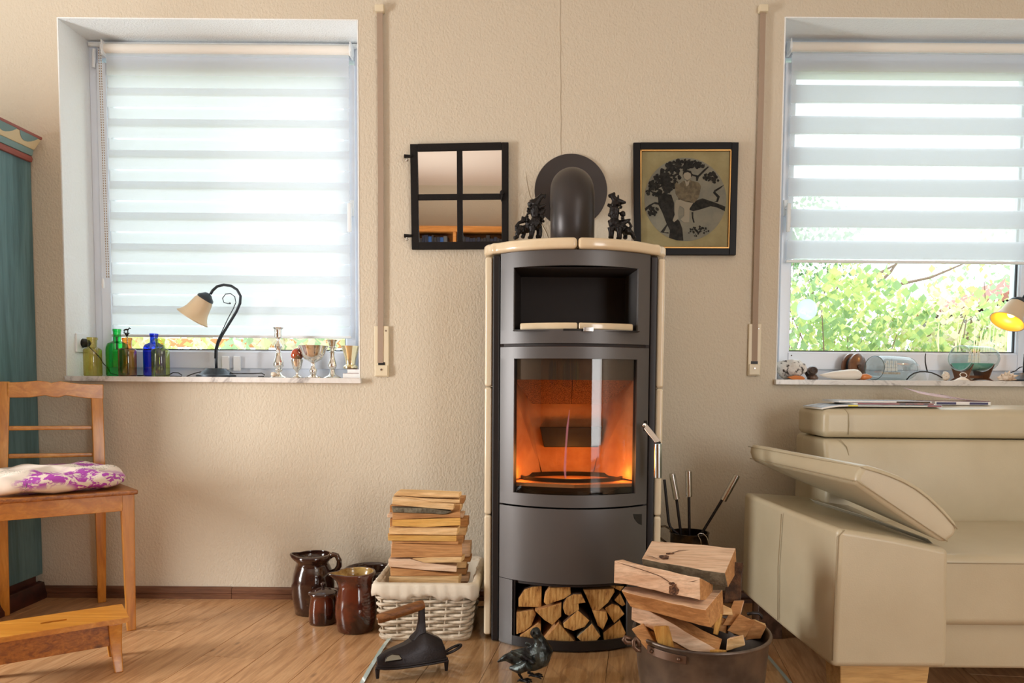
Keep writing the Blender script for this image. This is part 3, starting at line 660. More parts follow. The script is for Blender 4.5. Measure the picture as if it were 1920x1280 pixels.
# side columns and tiles
ye = fy(xl)
for s in (-1, 1):
    xa = SX + s * (HWF + .001); xb = SX + s * (HWF + .028)
    obj('side_column', MB().box((min(xa, xb), ye + .004, .004), (max(xa, xb), YBK, zTop0 - .004)), M_STEELD, ST, bevel=.006, seg=3)
    xa = SX + s * (HWF + .029); xb = SX + s * (HWF + .056)
    zj = [.02, W(920, 963, 2.68).z, W(920, 725, 2.68).z, zTop0 - .008]
    for a, c in zip(zj, zj[1:]):
        obj('side_tile', MB().box((min(xa, xb), ye + .016, a + .001), (max(xa, xb), YBK - .01, c - .001)), M_CERAMS, ST, bevel=.009, seg=4)
# ceramic top: two halves
def topslab(s):
    out = []; o_ = .022; W2 = HWF + .062; n = 14; sh = W(1080, 446, FY).z - zTop0
    g = .0018
    pts = []
    for i in range(n + 1):
        u = i / n; x = g + u * (W2 - .03); y = fy(SX + min(x, HWF + .02)) - o_
        pts.append((x, y))
    xl_, yl_ = pts[-1]
    for k in range(1, 6):
        a = k / 5 * pi / 2; pts.append((xl_ + .03 * math.sin(a), yl_ + .02 + .05 * (1 - math.cos(a))))
    pts += [(W2, YBK + .01), (g, YBK + .01)]
    P3 = [V((SX + s * x, y, zTop0)) for x, y in pts]
    if s < 0: P3 = P3[::-1]
    return MB().prism(P3, (0, 0, sh))
for s in (-1, 1): obj('top_slab', topslab(s), M_CERAM, ST, bevel=.012, seg=5)
ZS = W(1080, 446, FY).z
# flue pipe and rosette
pc = W(1074, 400, 2.85); rp = 42 / F * 2.79
zr_ = W(1071, 357, YW).z; zc = W(1074, 293, 2.80).z - rp
pts = [(pc.x, 2.87, ZS - .02), (pc.x, 2.87, zc - .3), (pc.x, 2.87, zc - .12)]
R_ = .09
for k in range(0, 17):
    a = k / 16 * pi / 2; pts.append((pc.x, 2.87 + R_ * (1 - math.cos(a)), zc - R_ + R_ * math.sin(a)))
pts.append((pc.x, YW, zc))
obj('flue_pipe', MB().tube(pts, rp, 40), M_PIPE, ST, smooth=True)
dc = W(1070.5, 357, YW - .008)
obj('rosette', MB().lathe([(rp * .9, 0), (67 / F * YW - .002, 0), (67 / F * YW, -.003), (67 / F * YW, -.008)], (dc.x, YW - .008, dc.z), 64, (0, -1, 0)), M_PIPE, ST, smooth='auto')
# firebox
yb_ = 2.86
def T(x, y, Y): return W(x, y, Y)
bp = [T(1016, 886, yb_), T(1112, 886, yb_), T(1148, 745, yb_), T(980, 745, yb_)]
obj('rear_brick', MB().prism(bp, (0, .03, 0)), M_FIRECL, ST, bevel=.002)
e0, e1 = gx0 - .012, gx1 + .012; yf = fy(e0) + .02
obj('side_brick', MB().hexa([bp[0] + V((-.004, 0, 0)), bp[0] + V((-.004, .02, 0)), V((e0 - .012, yf, bp[0].z)), V((e0, yf, bp[0].z))][::1], [bp[3] + V((-.004, 0, .1)), bp[3] + V((-.004, .02, .1)), V((e0 - .012, yf, bp[3].z + .1)), V((e0, yf, bp[3].z + .1))]), M_FIRECL, ST)
obj('side_brick', MB().hexa([bp[1] + V((.004, 0, 0)), bp[1] + V((.004, .02, 0)), V((e1 + .012, yf, bp[1].z)), V((e1, yf, bp[1].z))][::1], [bp[2] + V((.004, 0, .1)), bp[2] + V((.004, .02, .1)), V((e1 + .012, yf, bp[2].z + .1)), V((e1, yf, bp[2].z + .1))]), M_FIRECL, ST)
zb0, zb1 = T(1060, 757, 2.80).z, T(1060, 708, 2.66).z
xm = T(1073, 740, 2.7).x
for xa, xb, xc, xd in ((T(998, 757, 2.78).x, xm - .001, e0, xm - .001), (xm + .001, T(1136, 757, 2.78).x, xm + .001, e1)):
    obj('baffle_plate', MB().hexa([(xa, 2.78, zb0), (xb, 2.78, zb0), (xb, 2.80, zb0 + .0), (xa, 2.80, zb0)], [(xc, 2.66, zb1 + .01), (xd, 2.66, zb1 + .01), (xd, 2.68, zb1 + .03), (xc, 2.68, zb1 + .03)]), M_SPECK, ST)
obj('air_box', MB().hexa([T(1020, 838, 2.82), T(1122, 838, 2.82), T(1122, 838, yb_), T(1020, 838, yb_)], [T(1012, 800, 2.82), T(1130, 800, 2.82), T(1130, 800, yb_), T(1012, 800, yb_)]), M_BLACK, ST, bevel=.003)
b_ = MB(); n = 24; zf = bp[0].z - .005
b_.prism([(e0 - .01, yf, zf), (SX, FY + .03, zf), (e1 + .01, yf, zf), (e1, yb_ + .02, zf), (e0, yb_ + .02, zf)], (0, 0, -.012))
obj('hearth_floor', b_, M_FIRECL, ST)
cz = T(1075, 888, 2.8).z
obj('grate_bowl', MB().lathe([(.001, -.04), (.12, -.04), (.15, -.03), (.165, 0), (.158, .001), (.13, -.010), (.001, -.012)], (0, 0, 0), 48).xf(Matrix.Translation((SX - .003, 2.73, T(1075, 884, 2.84).z)) @ Matrix.Diagonal((1.16, .66, 1.5, 1))), pm('ash_black_iron', S(36, 32, 28), .6, .4), ST, smooth='auto')
# flame
t_ = NT('flame_light'); t_.n.remove(t_.p); em = t_.add('ShaderNodeEmission'); em.inputs[0].default_value = S(226, 140, 150); em.inputs[1].default_value = 1.1; tp = t_.add('ShaderNodeBsdfTransparent'); lw = t_.add('ShaderNodeLayerWeight'); lw.inputs[0].default_value = .5
mm = t_.add('ShaderNodeMath', operation='MULTIPLY_ADD'); t_.link(lw.outputs['Facing'], mm.inputs[0]); mm.inputs[1].default_value = -.45; mm.inputs[2].default_value = .42
mx = t_.add('ShaderNodeMixShader'); t_.link(mm.outputs[0], mx.inputs[0]); t_.link(tp.outputs[0], mx.inputs[1]); t_.link(em.outputs[0], mx.inputs[2]); t_.link(mx.outputs[0], t_.out.inputs[0])
fl = thing('flame', T(1060, 905, 2.72), 'thin pale violet flame rising inside the stove behind its glass', 'flame')
obj('flame_tongue', MB().tube([T(1061, 905, 2.72), T(1059, 880, 2.72), T(1061, 840, 2.72), T(1064, 800, 2.72), T(1068, 768, 2.72)], [.002, .0055, .004, .0045, .0008], 10), t_.m, fl, smooth=True)
def lamp(name, loc, e, col, r=.02):
    l = bpy.data.lights.new(name, 'POINT'); l.energy = e; l.color = col; l.shadow_soft_size = r; o = bpy.data.objects.new(name, l); COL.objects.link(o); o.location = loc; return o
lamp('ember_glow', (SX, 2.69, zf + .06), 1.6, (1.0, .36, .07), .04)
lamp('ember_glow', (gx0 + .03, 2.66, zf + .03), .6, (1.0, .34, .06), .03)
lamp('ember_glow', (gx1 - .04, 2.67, zf + .03), .45, (1.0, .34, .06), .02)

# ------------------------------------------------------------------ logs in the stove bay
def zp(sc, ox, oy, pts): return [(ox + x / sc, oy + y / sc) for x, y in pts]
bay = [
 ('quarter log with bark arc at the upper left of the stove bay', [(330,555),(380,480),(450,455),(530,450),(527,632),(330,628)], 1, 2.70),
 ('rough slanting log second from left in the top row of the stove bay', [(548,590),(560,520),(600,465),(775,455),(780,520),(720,560),(570,610)], 0, 2.71),
 ('round yellow log with a notch in the middle of the stove bay', [(715,600),(745,550),(800,520),(870,520),(905,590),(845,600),(850,650),(765,705),(730,690),(712,640)], 1, 2.69),
 ('large downward pointing wedge log at the top right of the stove bay', [(885,480),(1150,475),(1155,500),(1100,590),(1015,665),(960,655)], 0, 2.70),
 ('small brown wedge log at the right edge of the stove bay, second row', [(1150,570),(1200,510),(1250,610),(1220,625),(1170,590)], 1, 2.70),
 ('cracked log with curved bark at the right of the stove bay', [(1068,640),(1130,600),(1190,620),(1240,690),(1150,770)], 1, 2.69),
 ('shield shaped yellow log under the large wedge in the stove bay', [(960,655),(1085,670),(1097,730),(1055,825),(1010,790)], 0, 2.68),
 ('ringed quarter log at the left edge of the stove bay, second row', [(312,675),(460,655),(480,690),(440,790),(380,840),(312,865)], 0, 2.69),
 ('reddish ragged wedge log left of the middle in the stove bay', [(470,660),(700,595),(697,710),(620,785),(550,740)], 0, 2.70),
 ('fan shaped pale log below the notched log in the stove bay', [(712,770),(840,655),(940,745),(900,800),(800,835),(720,805)], 1, 2.68),
 ('slanting log behind the bird head at the lower left of the stove bay', [(340,880),(500,770),(523,775),(523,870),(440,915),(350,905)], 0, 2.69),
 ('triangular log standing on the floor of the stove bay', [(535,922),(675,765),(822,935),(700,935)], 0, 2.67),
 ('grey-brown square log with a knot at the bottom of the stove bay', [(830,890),(960,770),(1035,880),(990,930),(870,925)], 2, 2.67),
 ('dark wedge log at the lower right of the stove bay', [(1055,850),(1200,740),(1250,850),(1230,910),(1060,915)], 1, 2.68),
 ('narrow log end tucked under the panel at the top right of the stove bay', [(1095,440),(1240,450),(1205,495)], 1, 2.72)]
for lab, poly, bark, Y in bay:
    pp = zp(4.5725, 900, 1000, poly); Y = fy(W(sum(p[0] for p in pp) / len(pp), 1150, 2.6).x) + .018 + (Y - 2.67) * .25; P3 = [W(x, y, Y) for x, y in pp]
    mb_ = MB(); d3 = V((0, .25, 0))
    # front cap as a fan with a slightly proud centre, sides bark or wood
    c = sum(P3, V()) / len(P3) + V((0, -.002, 0)); k = 0
    mb_.v = [c] + P3 + [p + d3 for p in P3]; n = len(P3)
    for j in range(n): mb_.face([0, 1 + j, 1 + (j + 1) % n], 0); mb_.face([1 + (j + 1) % n, 1 + j, 1 + n + j, 1 + n + (j + 1) % n], 1)
    mb_.face(list(range(1 + n, 1 + 2 * n)), 0)
    o = obj('log', mb_, [M_LOGEND, (M_LOGB, M_BARKB, M_BARK)[bark]], bevel=.002, seg=2)
    tag(o, lab, 'log', 'logs in the stove bay')

# ------------------------------------------------------------------ guardian lions
def lion(pts, label, loc, flip):
    sc, ox, oy = 6.857, 940, 340; Y = loc
    def q(x, y, d=0): return W(ox + x / sc, oy + y / sc, Y + d)
    r_ = lambda v_: v_ / sc / F * Y
    b = MB()
    for path in pts['tubes']:
        b.tube([q(*p[:2], (p[3] if len(p) > 3 else 0)) for p in path], [r_(p[2] * 1.15 + 3) for p in path], 8)
    for e in pts['ells']: b.ell(q(e[0], e[1], e[3] if len(e) > 3 else 0), (r_(e[2]),) * 3, 8, 6)
    b.jitter(.0018, 90, 2)
    root = thing('lion_statuette', q(pts['base'][0], 752), label, 'statuette', 'bronze guardian lions')
    zt = ZS
    dz = zt - min(p.z for p in b.v); b.v = [p + V((0, 0, dz)) for p in b.v]
    obj('body', b, M_BRONZE, root, smooth=True, remesh=.0016)
    m2 = MB()
    for e in pts['mane']:
        m2.ell(q(e[0], e[1], e[3]) + V((0, 0, dz)), (r_(e[2]),) * 3, 7, 5)
    obj('mane', m2, M_BRONZE, root, smooth=True)
rg = random.Random(9)
def curls(pth, n, r, spread, dep):
    out = []
    for i in range(n):
        k = rg.random() * (len(pth) - 1); a = int(k); f_ = k - a
        out.append((pth[a][0] * (1 - f_) + pth[a + 1][0] * f_ + rg.uniform(-spread, spread), pth[a][1] * (1 - f_) + pth[a + 1][1] * f_ + rg.uniform(-spread, spread), r * rg.uniform(.7, 1.3), rg.uniform(-dep, dep)))
    return out
lion({'base': (350, 752), 'tubes': [
    [(230, 650, 42, .012), (320, 630, 48, .008), (430, 570, 66), (460, 520, 66)],
    [(440, 560, 60), (435, 480, 40), (430, 420, 54), (430, 340, 56)], [(420, 320, 50), (470, 260, 36), (520, 205, 24), (560, 205, 14)], [(430, 350, 44), (500, 345, 24), (568, 322, 15)],
    [(235, 650, 34, -.01), (205, 700, 22, -.012), (205, 735, 20, -.012), (165, 750, 20, -.018)], [(270, 650, 34, .02), (290, 700, 22, .02), (270, 745, 22, .016)],
    [(390, 590, 40, -.012), (395, 660, 28, -.012), (380, 730, 26, -.014), (372, 748, 28, -.02)], [(475, 590, 40, .01), (490, 660, 30, .012), (482, 725, 30, .01), (470, 735, 34, .006)],
    [(200, 660, 18), (190, 600, 16), (225, 555, 16), (290, 530, 20), (300, 480, 16)], [(400, 300, 30), (365, 315, 26), (338, 300, 10)], [(500, 250, 20), (520, 195, 14), (510, 165, 5)], [(545, 240, 16), (565, 200, 12), (570, 175, 4)],
    [(480, 440, 30), (540, 400, 26), (560, 370, 14)], [(300, 540, 26), (275, 500, 18), (268, 468, 5)]],
  'ells': [(450, 540, 78), (255, 640, 56), (415, 305, 58), (520, 470, 40), (350, 560, 46)],
  'mane': curls([(400, 240), (365, 330), (350, 420), (330, 500), (360, 560), (450, 610), (530, 560), (530, 480)], 34, 19, 12, .012)},
  'small dark bronze guardian lion roaring upward, left of the flue pipe on the stove top', 2.605, 1)
lion({'base': (1530, 752), 'tubes': [
    [(1450, 560, 64), (1540, 600, 54, .008), (1620, 640, 46, .014)],
    [(1450, 560, 60), (1460, 485, 38), (1450, 420, 54), (1460, 340, 54)], [(1470, 310, 50), (1460, 235, 34), (1420, 180, 32), (1378, 195, 18)], [(1460, 340, 42), (1410, 318, 22), (1364, 302, 15)],
    [(1410, 590, 38, -.008), (1415, 660, 28, -.008), (1410, 715, 26, -.01), (1408, 728, 30, -.012)], [(1515, 600, 38, -.012), (1520, 670, 28, -.012), (1515, 728, 28, -.014), (1508, 738, 30, -.018)],
    [(1630, 640, 40, .008), (1685, 680, 22, .006), (1700, 720, 20, .006), (1715, 735, 20, .002)], [(1590, 650, 34, .026), (1595, 700, 22, .026), (1590, 738, 22, .022)],
    [(1640, 620, 16), (1670, 580, 14), (1650, 540, 12), (1640, 500, 8)], [(1490, 250, 30), (1550, 270, 26), (1602, 275, 10)], [(1440, 190, 18), (1455, 160, 10), (1452, 138, 4)], [(1490, 240, 16), (1505, 200, 10), (1502, 175, 4)],
    [(1420, 430, 30), (1385, 440, 22), (1378, 452, 8)], [(1540, 540, 34), (1610, 515, 24), (1662, 492, 6)]],
  'ells': [(1450, 540, 76), (1620, 640, 54), (1475, 290, 52), (1560, 420, 40), (1540, 560, 46)],
  'mane': curls([(1480, 230), (1530, 300), (1550, 380), (1590, 430), (1560, 500), (1480, 600), (1400, 570), (1385, 500)], 34, 19, 12, .012)},
  'small dark bronze guardian lion right of the flue pipe, beside the framed picture', 2.605, -1)

# ------------------------------------------------------------------ mirror window
MI = thing('wall_mirror', W(861, 466, YW), 'old black iron window frame with four mirror panes on the wall left of the stove', 'mirror')
ym = YW - .022
def fr(x0, y0, x1, y1, Y=ym): a, b = W(x0, y1, Y), W(x1, y0, Y); return (a.x, Y, a.z), (b.x, YW - .002, b.z)
TL, TR, BL, BR = (769, 270), (953, 266.5), (772, 467), (953, 465.5)
def bar(p, q2, wd, name='frame_bar', Y=ym, th=.016, par=MI, mat=M_HAMMER):   # bar between two photo points, wd in pixels
    a, b = W(p[0], p[1], Y), W(q2[0], q2[1], Y); d2 = (b - a).normalized(); nrm = V((-d2.z, 0, d2.x)) * (wd / 2 / F * Y)
    return obj(name, MB().hexa([a + nrm, a - nrm, a - nrm + V((0, th, 0)), a + nrm + V((0, th, 0))], [b + nrm, b - nrm, b - nrm + V((0, th, 0)), b + nrm + V((0, th, 0))]), mat, par, bevel=.002)
bar((782.5, 276.3), (940.5, 273.2), 13.5); bar((785, 460.4), (940.5, 459.1), 13.5); bar((775.5, 269.6), (778.5, 467.2), 13.5); bar((947, 266.4), (947, 465.8), 12.5)
bar((861.5, 274), (862.5, 460), 10.5, Y=ym + .002); bar((778, 369.5), (947, 368), 11, Y=ym + .002)
for (x0, y0, x1, y1) in ((782, 282, 857, 364), (867, 282, 942, 363), (782, 374, 858, 455), (867, 374, 942, 454)):
    a, b = W(x0 - 3, y1 + 3, ym + .013), W(x1 + 3, y0 - 3, ym + .013); tl_ = .0015 + (b.z - a.z) * .026
    obj('mirror_pane', MB().hexa([(a.x, a.y, a.z), (b.x, a.y, a.z), (b.x, a.y + .003, a.z), (a.x, a.y + .003, a.z)], [(a.x, a.y - tl_, b.z), (b.x, a.y - tl_, b.z), (b.x, a.y + .003 - tl_, b.z), (a.x, a.y + .003 - tl_, b.z)]), M_MIRROR, MI)
for y in (293, 442):
    a = W(758, y, ym); b = W(772, y, ym)
    hh = obj('hinge_pin', MB().tube([a, b], [.008, .006], 10), M_HAMMER, MI, smooth='auto')
    c = W(763, y + 7, ym); obj('hinge_ball', MB().ell(c, (.006, .006, .006)).tube([c, W(763, y, ym)], .002, 6), M_CHROME, hh, smooth=True)
a = W(942, 361, ym - .006); obj('catch', MB().ell(a, (.011, .009, .011)).tube([a, W(941, 376, ym - .004)], [.007, .004], 8), M_HAMMER, MI, smooth=True)

# ------------------------------------------------------------------ framed picture
PI_ = thing('framed_picture', W(1286, 477, YW), 'black framed round print of a person in a tree, right of the stove pipe', 'picture')
yp = YW - .024
for p, q2 in (((1200.3, 273), (1372.7, 272.6)), ((1202.2, 471), (1367.5, 471.4)), ((1194, 266.8), (1196, 477.2)), ((1379, 266.4), (1373.7, 477.8))): bar(p, q2, 12.5, 'frame_bar', yp, .02, PI_, M_BFRAME)
for p, q2 in (((1200, 281), (1373, 280.5)), ((1198, 464), (1368, 464.5)), ((1201.5, 279), (1199.5, 466)), ((1371.5, 279), (1367, 466))): bar(p, q2, 4.2, 'gold_edge', yp + .004, .012, PI_, M_GOLD)
def flat(name, pts, Y, mat, par, s_=(5.82, 1190, 260)):
    P3 = [W(s_[1] + x / s_[0], s_[2] + y / s_[0], Y) for x, y in pts]; b = MB(); b.prism(P3, (0, .0006, 0)); return obj(name, b, mat, par)
ymat = YW - .012
obj('mat_board', MB().prism([W(1199, 280, ymat), W(1373, 280, ymat), W(1369, 466, ymat), W(1198, 466, ymat)], (0, .004, 0)), pm('olive_beige_mat', S(164, 154, 116), .8, mott=(S(152, 142, 104), 12, .4, .6)), PI_)
pgrey = pm('grey_print_paper', S(128, 128, 120), .9, mott=(S(140, 138, 126), 18, .4, .6)); pdark = pm('print_black', S(26, 26, 27), .9, mott=(S(46, 46, 44), 60, .4, .6)); pmid = pm('print_grey_brown', S(122, 112, 92), .9, mott=(S(98, 90, 76), 60, .4, .6)); plig = pm('print_light_grey', S(158, 152, 138), .9)
circ = [(553 + 447 * math.cos(2 * pi * k / 64), 662 + 455 * math.sin(2 * pi * k / 64)) for k in range(64)]
flat('round_print', circ, ymat - .001, pgrey, PI_)
PR = flat('tree_trunk_print', [(150,560),(250,590),(330,600),(400,610),(430,700),(430,790),(440,850),(490,900),(520,980),(532,1110),(460,1108),(375,1080),(385,1000),(350,930),(300,800),(260,720),(255,640)], ymat - .0018, pdark, PI_)
flat('branch_print', [(480,640),(600,700),(740,650),(860,690),(990,740),(985,790),(900,750),(830,735),(720,770),(640,790),(560,760),(470,720)], ymat - .0018, pdark, PI_)
for P_ in ([(860,690),(910,690),(930,630),(880,580),(940,540),(980,500),(940,520),(870,560),(855,590),(900,640),(890,680)], [(110,760),(160,720),(220,690),(270,700),(260,720),(210,710),(170,740),(120,790)], [(590,350),(640,390),(690,400),(750,340),(800,300),(810,310),(760,360),(700,420),(690,460),(670,460),(668,415),(620,400)],
           [(280,1020),(350,930),(360,940),(320,1020),(370,1020),(370,1035)], [(620,800),(640,800),(640,860),(655,915),(640,915),(625,860)]): flat('twig_print', P_, ymat - .0018, pdark, PI_)
rg = random.Random(4); fb = MB()
def blob(cx, cy, rx, ry, n, r0):
    for _ in range(n):
        a = rg.random() * 2 * pi; k = math.sqrt(rg.random()); x = cx + rx * k * math.cos(a); y = cy + ry * k * math.sin(a)
        if ((x - 553) / 440) ** 2 + ((y - 662) / 448) ** 2 > .94: continue
        rr_ = r0 * rg.uniform(.5, 1.2); pts = [W(1190 + (x + rr_ * math.cos(t) * rg.uniform(.6, 1)) / 5.82, 260 + (y + rr_ * math.sin(t) * rg.uniform(.6, 1)) / 5.82, ymat - .0026 - rg.random() * .0004) for t in [2 * pi * j / 7 for j in range(7)]]
        k0 = len(fb.v); fb.v += pts; fb.face(list(range(k0, k0 + 7)))
blob(300, 420, 190, 180, 190, 26); blob(480, 280, 140, 70, 100, 24); blob(680, 270, 130, 45, 70, 22); blob(850, 420, 100, 55, 60, 20); blob(200, 570, 80, 60, 34, 20); blob(190, 790, 80, 45, 40, 18); blob(690, 1010, 120, 55, 40, 14); blob(360, 500, 60, 90, 40, 22)
obj('foliage_print', fb, pdark, PI_, kind='stuff')
FGp = [('figure_coat_print', [(480,500),(530,460),(600,450),(700,480),(725,520),(700,640),(650,700),(560,690),(490,660),(450,600),(435,500),(460,470)], pmid), ('figure_legs_print', [(450,670),(530,660),(640,700),(600,760),(595,910),(540,915),(500,880),(540,840),(540,760),(490,730),(470,800),(480,870),(430,910),(415,890),(440,820),(435,740)], plig), ('figure_head_print', [(530,380),(560,352),(600,355),(620,385),(610,430),(575,450),(540,435)], plig), ('figure_hair_print', [(525,400),(530,360),(570,340),(615,352),(632,400),(618,420),(612,380),(580,362),(545,372)], pdark), ('figure_collar_print', [(545,450),(575,470),(600,450),(590,500),(565,520)], plig)]
for nm, P_, mt in FGp: flat(nm, P_, ymat - .0034 - (.0006 if 'hair' in nm or 'collar' in nm else 0), mt, PI_)
obj('glass_cover', MB().prism([W(1200, 281, ymat - .006), W(1371, 281, ymat - .006), W(1367, 465, ymat - .006), W(1199, 465, ymat - .006)], (0, .001, 0)), clearglass('dull_picture_glass', (.97, .97, .96, 1), .0, .02), PI_)
# ------------------------------------------------------------------ glass hearth plate
gc = V((SX - .0, 2.36, 0)); HX, HY = .675, .72
def sup(k, n=72, e=3.6, g=0):
    a = 2 * pi * k / n; c, s = math.cos(a), math.sin(a); return V((gc.x + (HX + g) * math.copysign(abs(c) ** (2 / e), c), gc.y + (HY + g) * math.copysign(abs(s) ** (2 / e), s), 0))
GP = thing('hearth_plate', gc, 'clear glass hearth sheet with pale rounded edge lying under the wood stove', 'floor plate')
GT = .009
t_ = NT('plate_glass'); t_.n.remove(t_.p); tp = t_.add('ShaderNodeBsdfTransparent'); tp.inputs[0].default_value = (.95, .97, .955, 1); gl = t_.add('ShaderNodeBsdfGlossy'); gl.inputs['Roughness'].default_value = .03
lw = t_.add('ShaderNodeLayerWeight'); pw_ = t_.add('ShaderNodeMath', operation='POWER'); t_.link(lw.outputs['Facing'], pw_.inputs[0]); pw_.inputs[1].default_value = 4.5; fm_ = t_.add('ShaderNodeMath', operation='MULTIPLY_ADD'); t_.link(pw_.outputs[0], fm_.inputs[0]); fm_.inputs[1].default_value = .6; fm_.inputs[2].default_value = .06; mx = t_.add('ShaderNodeMixShader'); t_.link(fm_.outputs[0], mx.inputs[0]); t_.link(tp.outputs[0], mx.inputs[1]); t_.link(gl.outputs[0], mx.inputs[2]); t_.link(mx.outputs[0], t_.out.inputs[0])
mb = MB(); mb.v = [sup(k, g=-.016) + V((0, 0, GT)) for k in range(72)]; mb.face(list(range(72)))
obj('glass_top', mb, t_.m, GP, recalc=False)
mb = MB(); mb.loft([[sup(k, g=-.016) + V((0, 0, GT)), sup(k, g=0) + V((0, 0, GT - .004)), sup(k, g=0) + V((0, 0, .001)), sup(k, g=-.004) + V((0, 0, .0012))] for k in range(72)], closed=True)
obj('bevelled_edge', mb, pm('aqua_glass_edge', S(186, 204, 200), .08, 0, coat=.5), GP)
ZG = GT

# ------------------------------------------------------------------ wardrobe
wxr = W(68, 700, 3.15).x; WY0, WY1 = 2.62, 3.155
WR = thing('wardrobe', (wxr - .5, 2.88, 0), 'teal painted farmhouse wardrobe with scalloped cornice at the left edge', 'wardrobe')
ztw = G(70, 300, 0) if False else PL(66, 300, (wxr, 0, 0), V((1, 0, 0)))
zt_ = ztw.z
obj('side_panel', MB().box((wxr - .02, WY0, .1), (wxr, WY1, zt_)), M_TEAL, WR, bevel=.003)
obj('back_panel', MB().box((wxr - 1.1, WY1 - .02, .1), (wxr - .02, WY1, zt_)), M_TEAL, WR)
obj('front_panel', MB().box((wxr - 1.1, WY0, .1), (wxr - .02, WY0 + .02, zt_)), M_TEAL, WR)
zpl = PL(80, 1092, (wxr + .015, 0, 0), V((1, 0, 0))).z
def mould(name, prof, mat):     # prof: (out, z) swept along the right side, mitred at both ends
    b = MB(); rings = []
    for y, sg in ((WY0, -1), (WY1 - .01, 0)): rings.append([(wxr + o_, y + sg * o_, z) for o_, z in prof])
    b.loft(rings); return obj(name, b, mat, WR, bevel=.002)
mould('plinth', [(-.01, zpl - .1), (.02, zpl - .1), (.024, zpl - .05), (.018, zpl - .03), (.012, zpl), (-.01, zpl + .005)], M_MAHOG)
obj('plinth_back', MB().box((wxr - 1.08, WY0 + .03, .05), (wxr - .01, WY1 - .03, .12)), M_MAHOG, WR)
for y in (WY1 - .07, WY0 + .06): obj('foot', MB().lathe([(.02, 0), (.03, .02), (.028, .045), (.035, .06)], (wxr - .03, y, 0), 16), M_OAKLEG, WR, smooth='auto')
mould('lower_moulding', [(-.01, zt_ - .02), (.012, zt_ - .02), (.016, zt_ - .008), (.012, zt_ + .004), (-.01, zt_ + .006)], M_RED)
mould('cornice_neck', [(-.01, zt_ + .005), (.014, zt_ + .005), (.02, zt_ + .03), (-.01, zt_ + .03)], M_DTEAL)
mould('cornice_cove', [(-.01, zt_ + .03), (.022, zt_ + .03), (.03, zt_ + .04), (.052, zt_ + .070), (-.01, zt_ + .070)], M_CREAM)
mould('cornice_top', [(-.01, zt_ + .070), (.055, zt_ + .070), (.058, zt_ + .081), (-.01, zt_ + .084)], M_RED)
for i in range(4):
    y0 = WY0 + .02 + i * .125; pts = []
    for k in range(9):
        a = pi * k / 8; h = .070 - .026 * math.sin(a) ** .8; yy = y0 + .11 * (k / 8)
        pts.append((wxr + .03 + (h - .04) / .03 * .022 + .0015, yy, zt_ + h))
    obj('scallop', MB().prism(pts, (.0012, 0, 0)), M_DTEAL, WR)

# ------------------------------------------------------------------ chair
RR = G(202, 1122); RR.y = min(RR.y, 3.09); RLp = G(10, 1153); FR = G(246, 1180)
RR.z = RLp.z = FR.z = 0
FL = FR + (RLp - RR).normalized() * .45 + V((-.02, -.02, 0))
CH = thing('wooden_chair', (RR + FL) / 2, 'honey coloured wooden chair with scalloped back rail, beside the wardrobe', 'chair')
zs = W(250, 917, FR.y).z
def leg4(p, q2, w0, w1, z0, z1, mat, name, par, bow=0, ang_=0, tilt=V((0, 0, 0))):
    rings = []
    R = Matrix.Rotation(ang_, 3, 'Z')
    for k in range(7):
        f_ = k / 6; w_ = w0 + (w1 - w0) * f_; c = V(p) * (1 - f_) + V(q2) * f_; c.z = z0 + (z1 - z0) * f_; c += tilt * (bow * math.sin(pi * f_))
        rings.append([c + R @ V((a * w_ / 2, b * w_ / 2, 0)) for a, b in ((-1, -1), (1, -1), (1, 1), (-1, 1))])
    return obj(name, MB().loft(rings), mat, par, bevel=.003)
bd = (RR - RLp).normalized(); bn = V((bd.y, -bd.x, 0))      # bn points to the sitter side
ca = math.atan2(bd.y, bd.x)
zc_ = W(200, 721, RR.y).z; zcl = PL(10, 715, RLp, bn).z
for p, z, zz in ((RR, zc_, 0), (RLp, zcl, .018)):
    leg4(p, p + bn * .035, .030, .040, 0, zs - .02, M_HONEYV, 'rear_leg', CH, .012, ca, bn)
    pa = p + bn * .035; leg4(pa, p - bn * .01 + bd * zz, .042, .042, zs - .02, z, M_HONEYV, 'back_post', CH, .01, ca, bn)
for p in (FR, FL):
    leg4(p, p - bn * .0 + (RR - FR).normalized() * .02, .030, .046, 0, zs - .018, M_HONEYV, 'front_leg', CH, 0, ca)
pr = RR - bn * .0; 
def bpt(x, y): return PL(x / 2.133, 680 + y / 2.133, RR + bn * .0, bn)
top = [(30,78),(90,76),(150,71),(185,74),(205,80),(240,73),(280,79),(330,84),(412,86),(412,145),(340,141),(290,134),(262,130),(235,138),(210,137),(180,130),(120,138),(30,139)]
obj('top_rail', MB().prism([bpt(*p) for p in top], bn * .022), M_HONEY, CH, bevel=.003)
for y0, y1, y2, y3 in ((252, 251, 266, 270), (363, 358, 373, 382)):
    obj('back_slat', MB().prism([bpt(34, y0), bpt(414, y1), bpt(414, y2), bpt(34, y3)], bn * .014), M_HONEY, CH, bevel=.003)
sd = (FR - FL).normalized(); sn = V((sd.y, -sd.x, 0))
seat = [FR + sd * .03 + sn * .03, FL - sd * .03 + sn * .03, RLp - bd * .022 + bn * .055, RR + bd * .02 + bn * .055]
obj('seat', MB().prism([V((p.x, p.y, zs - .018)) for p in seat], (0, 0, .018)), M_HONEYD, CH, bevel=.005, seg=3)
za = W(235, 956, FR.y).z
def apron(a, b, nrm): 
    a = V(a); b = V(b); return obj('apron', MB().prism([V((a.x, a.y, za)), V((b.x, b.y, za)), V((b.x, b.y, zs - .018)), V((a.x, a.y, zs - .018))], nrm * .02), M_HONEY, CH, bevel=.002)
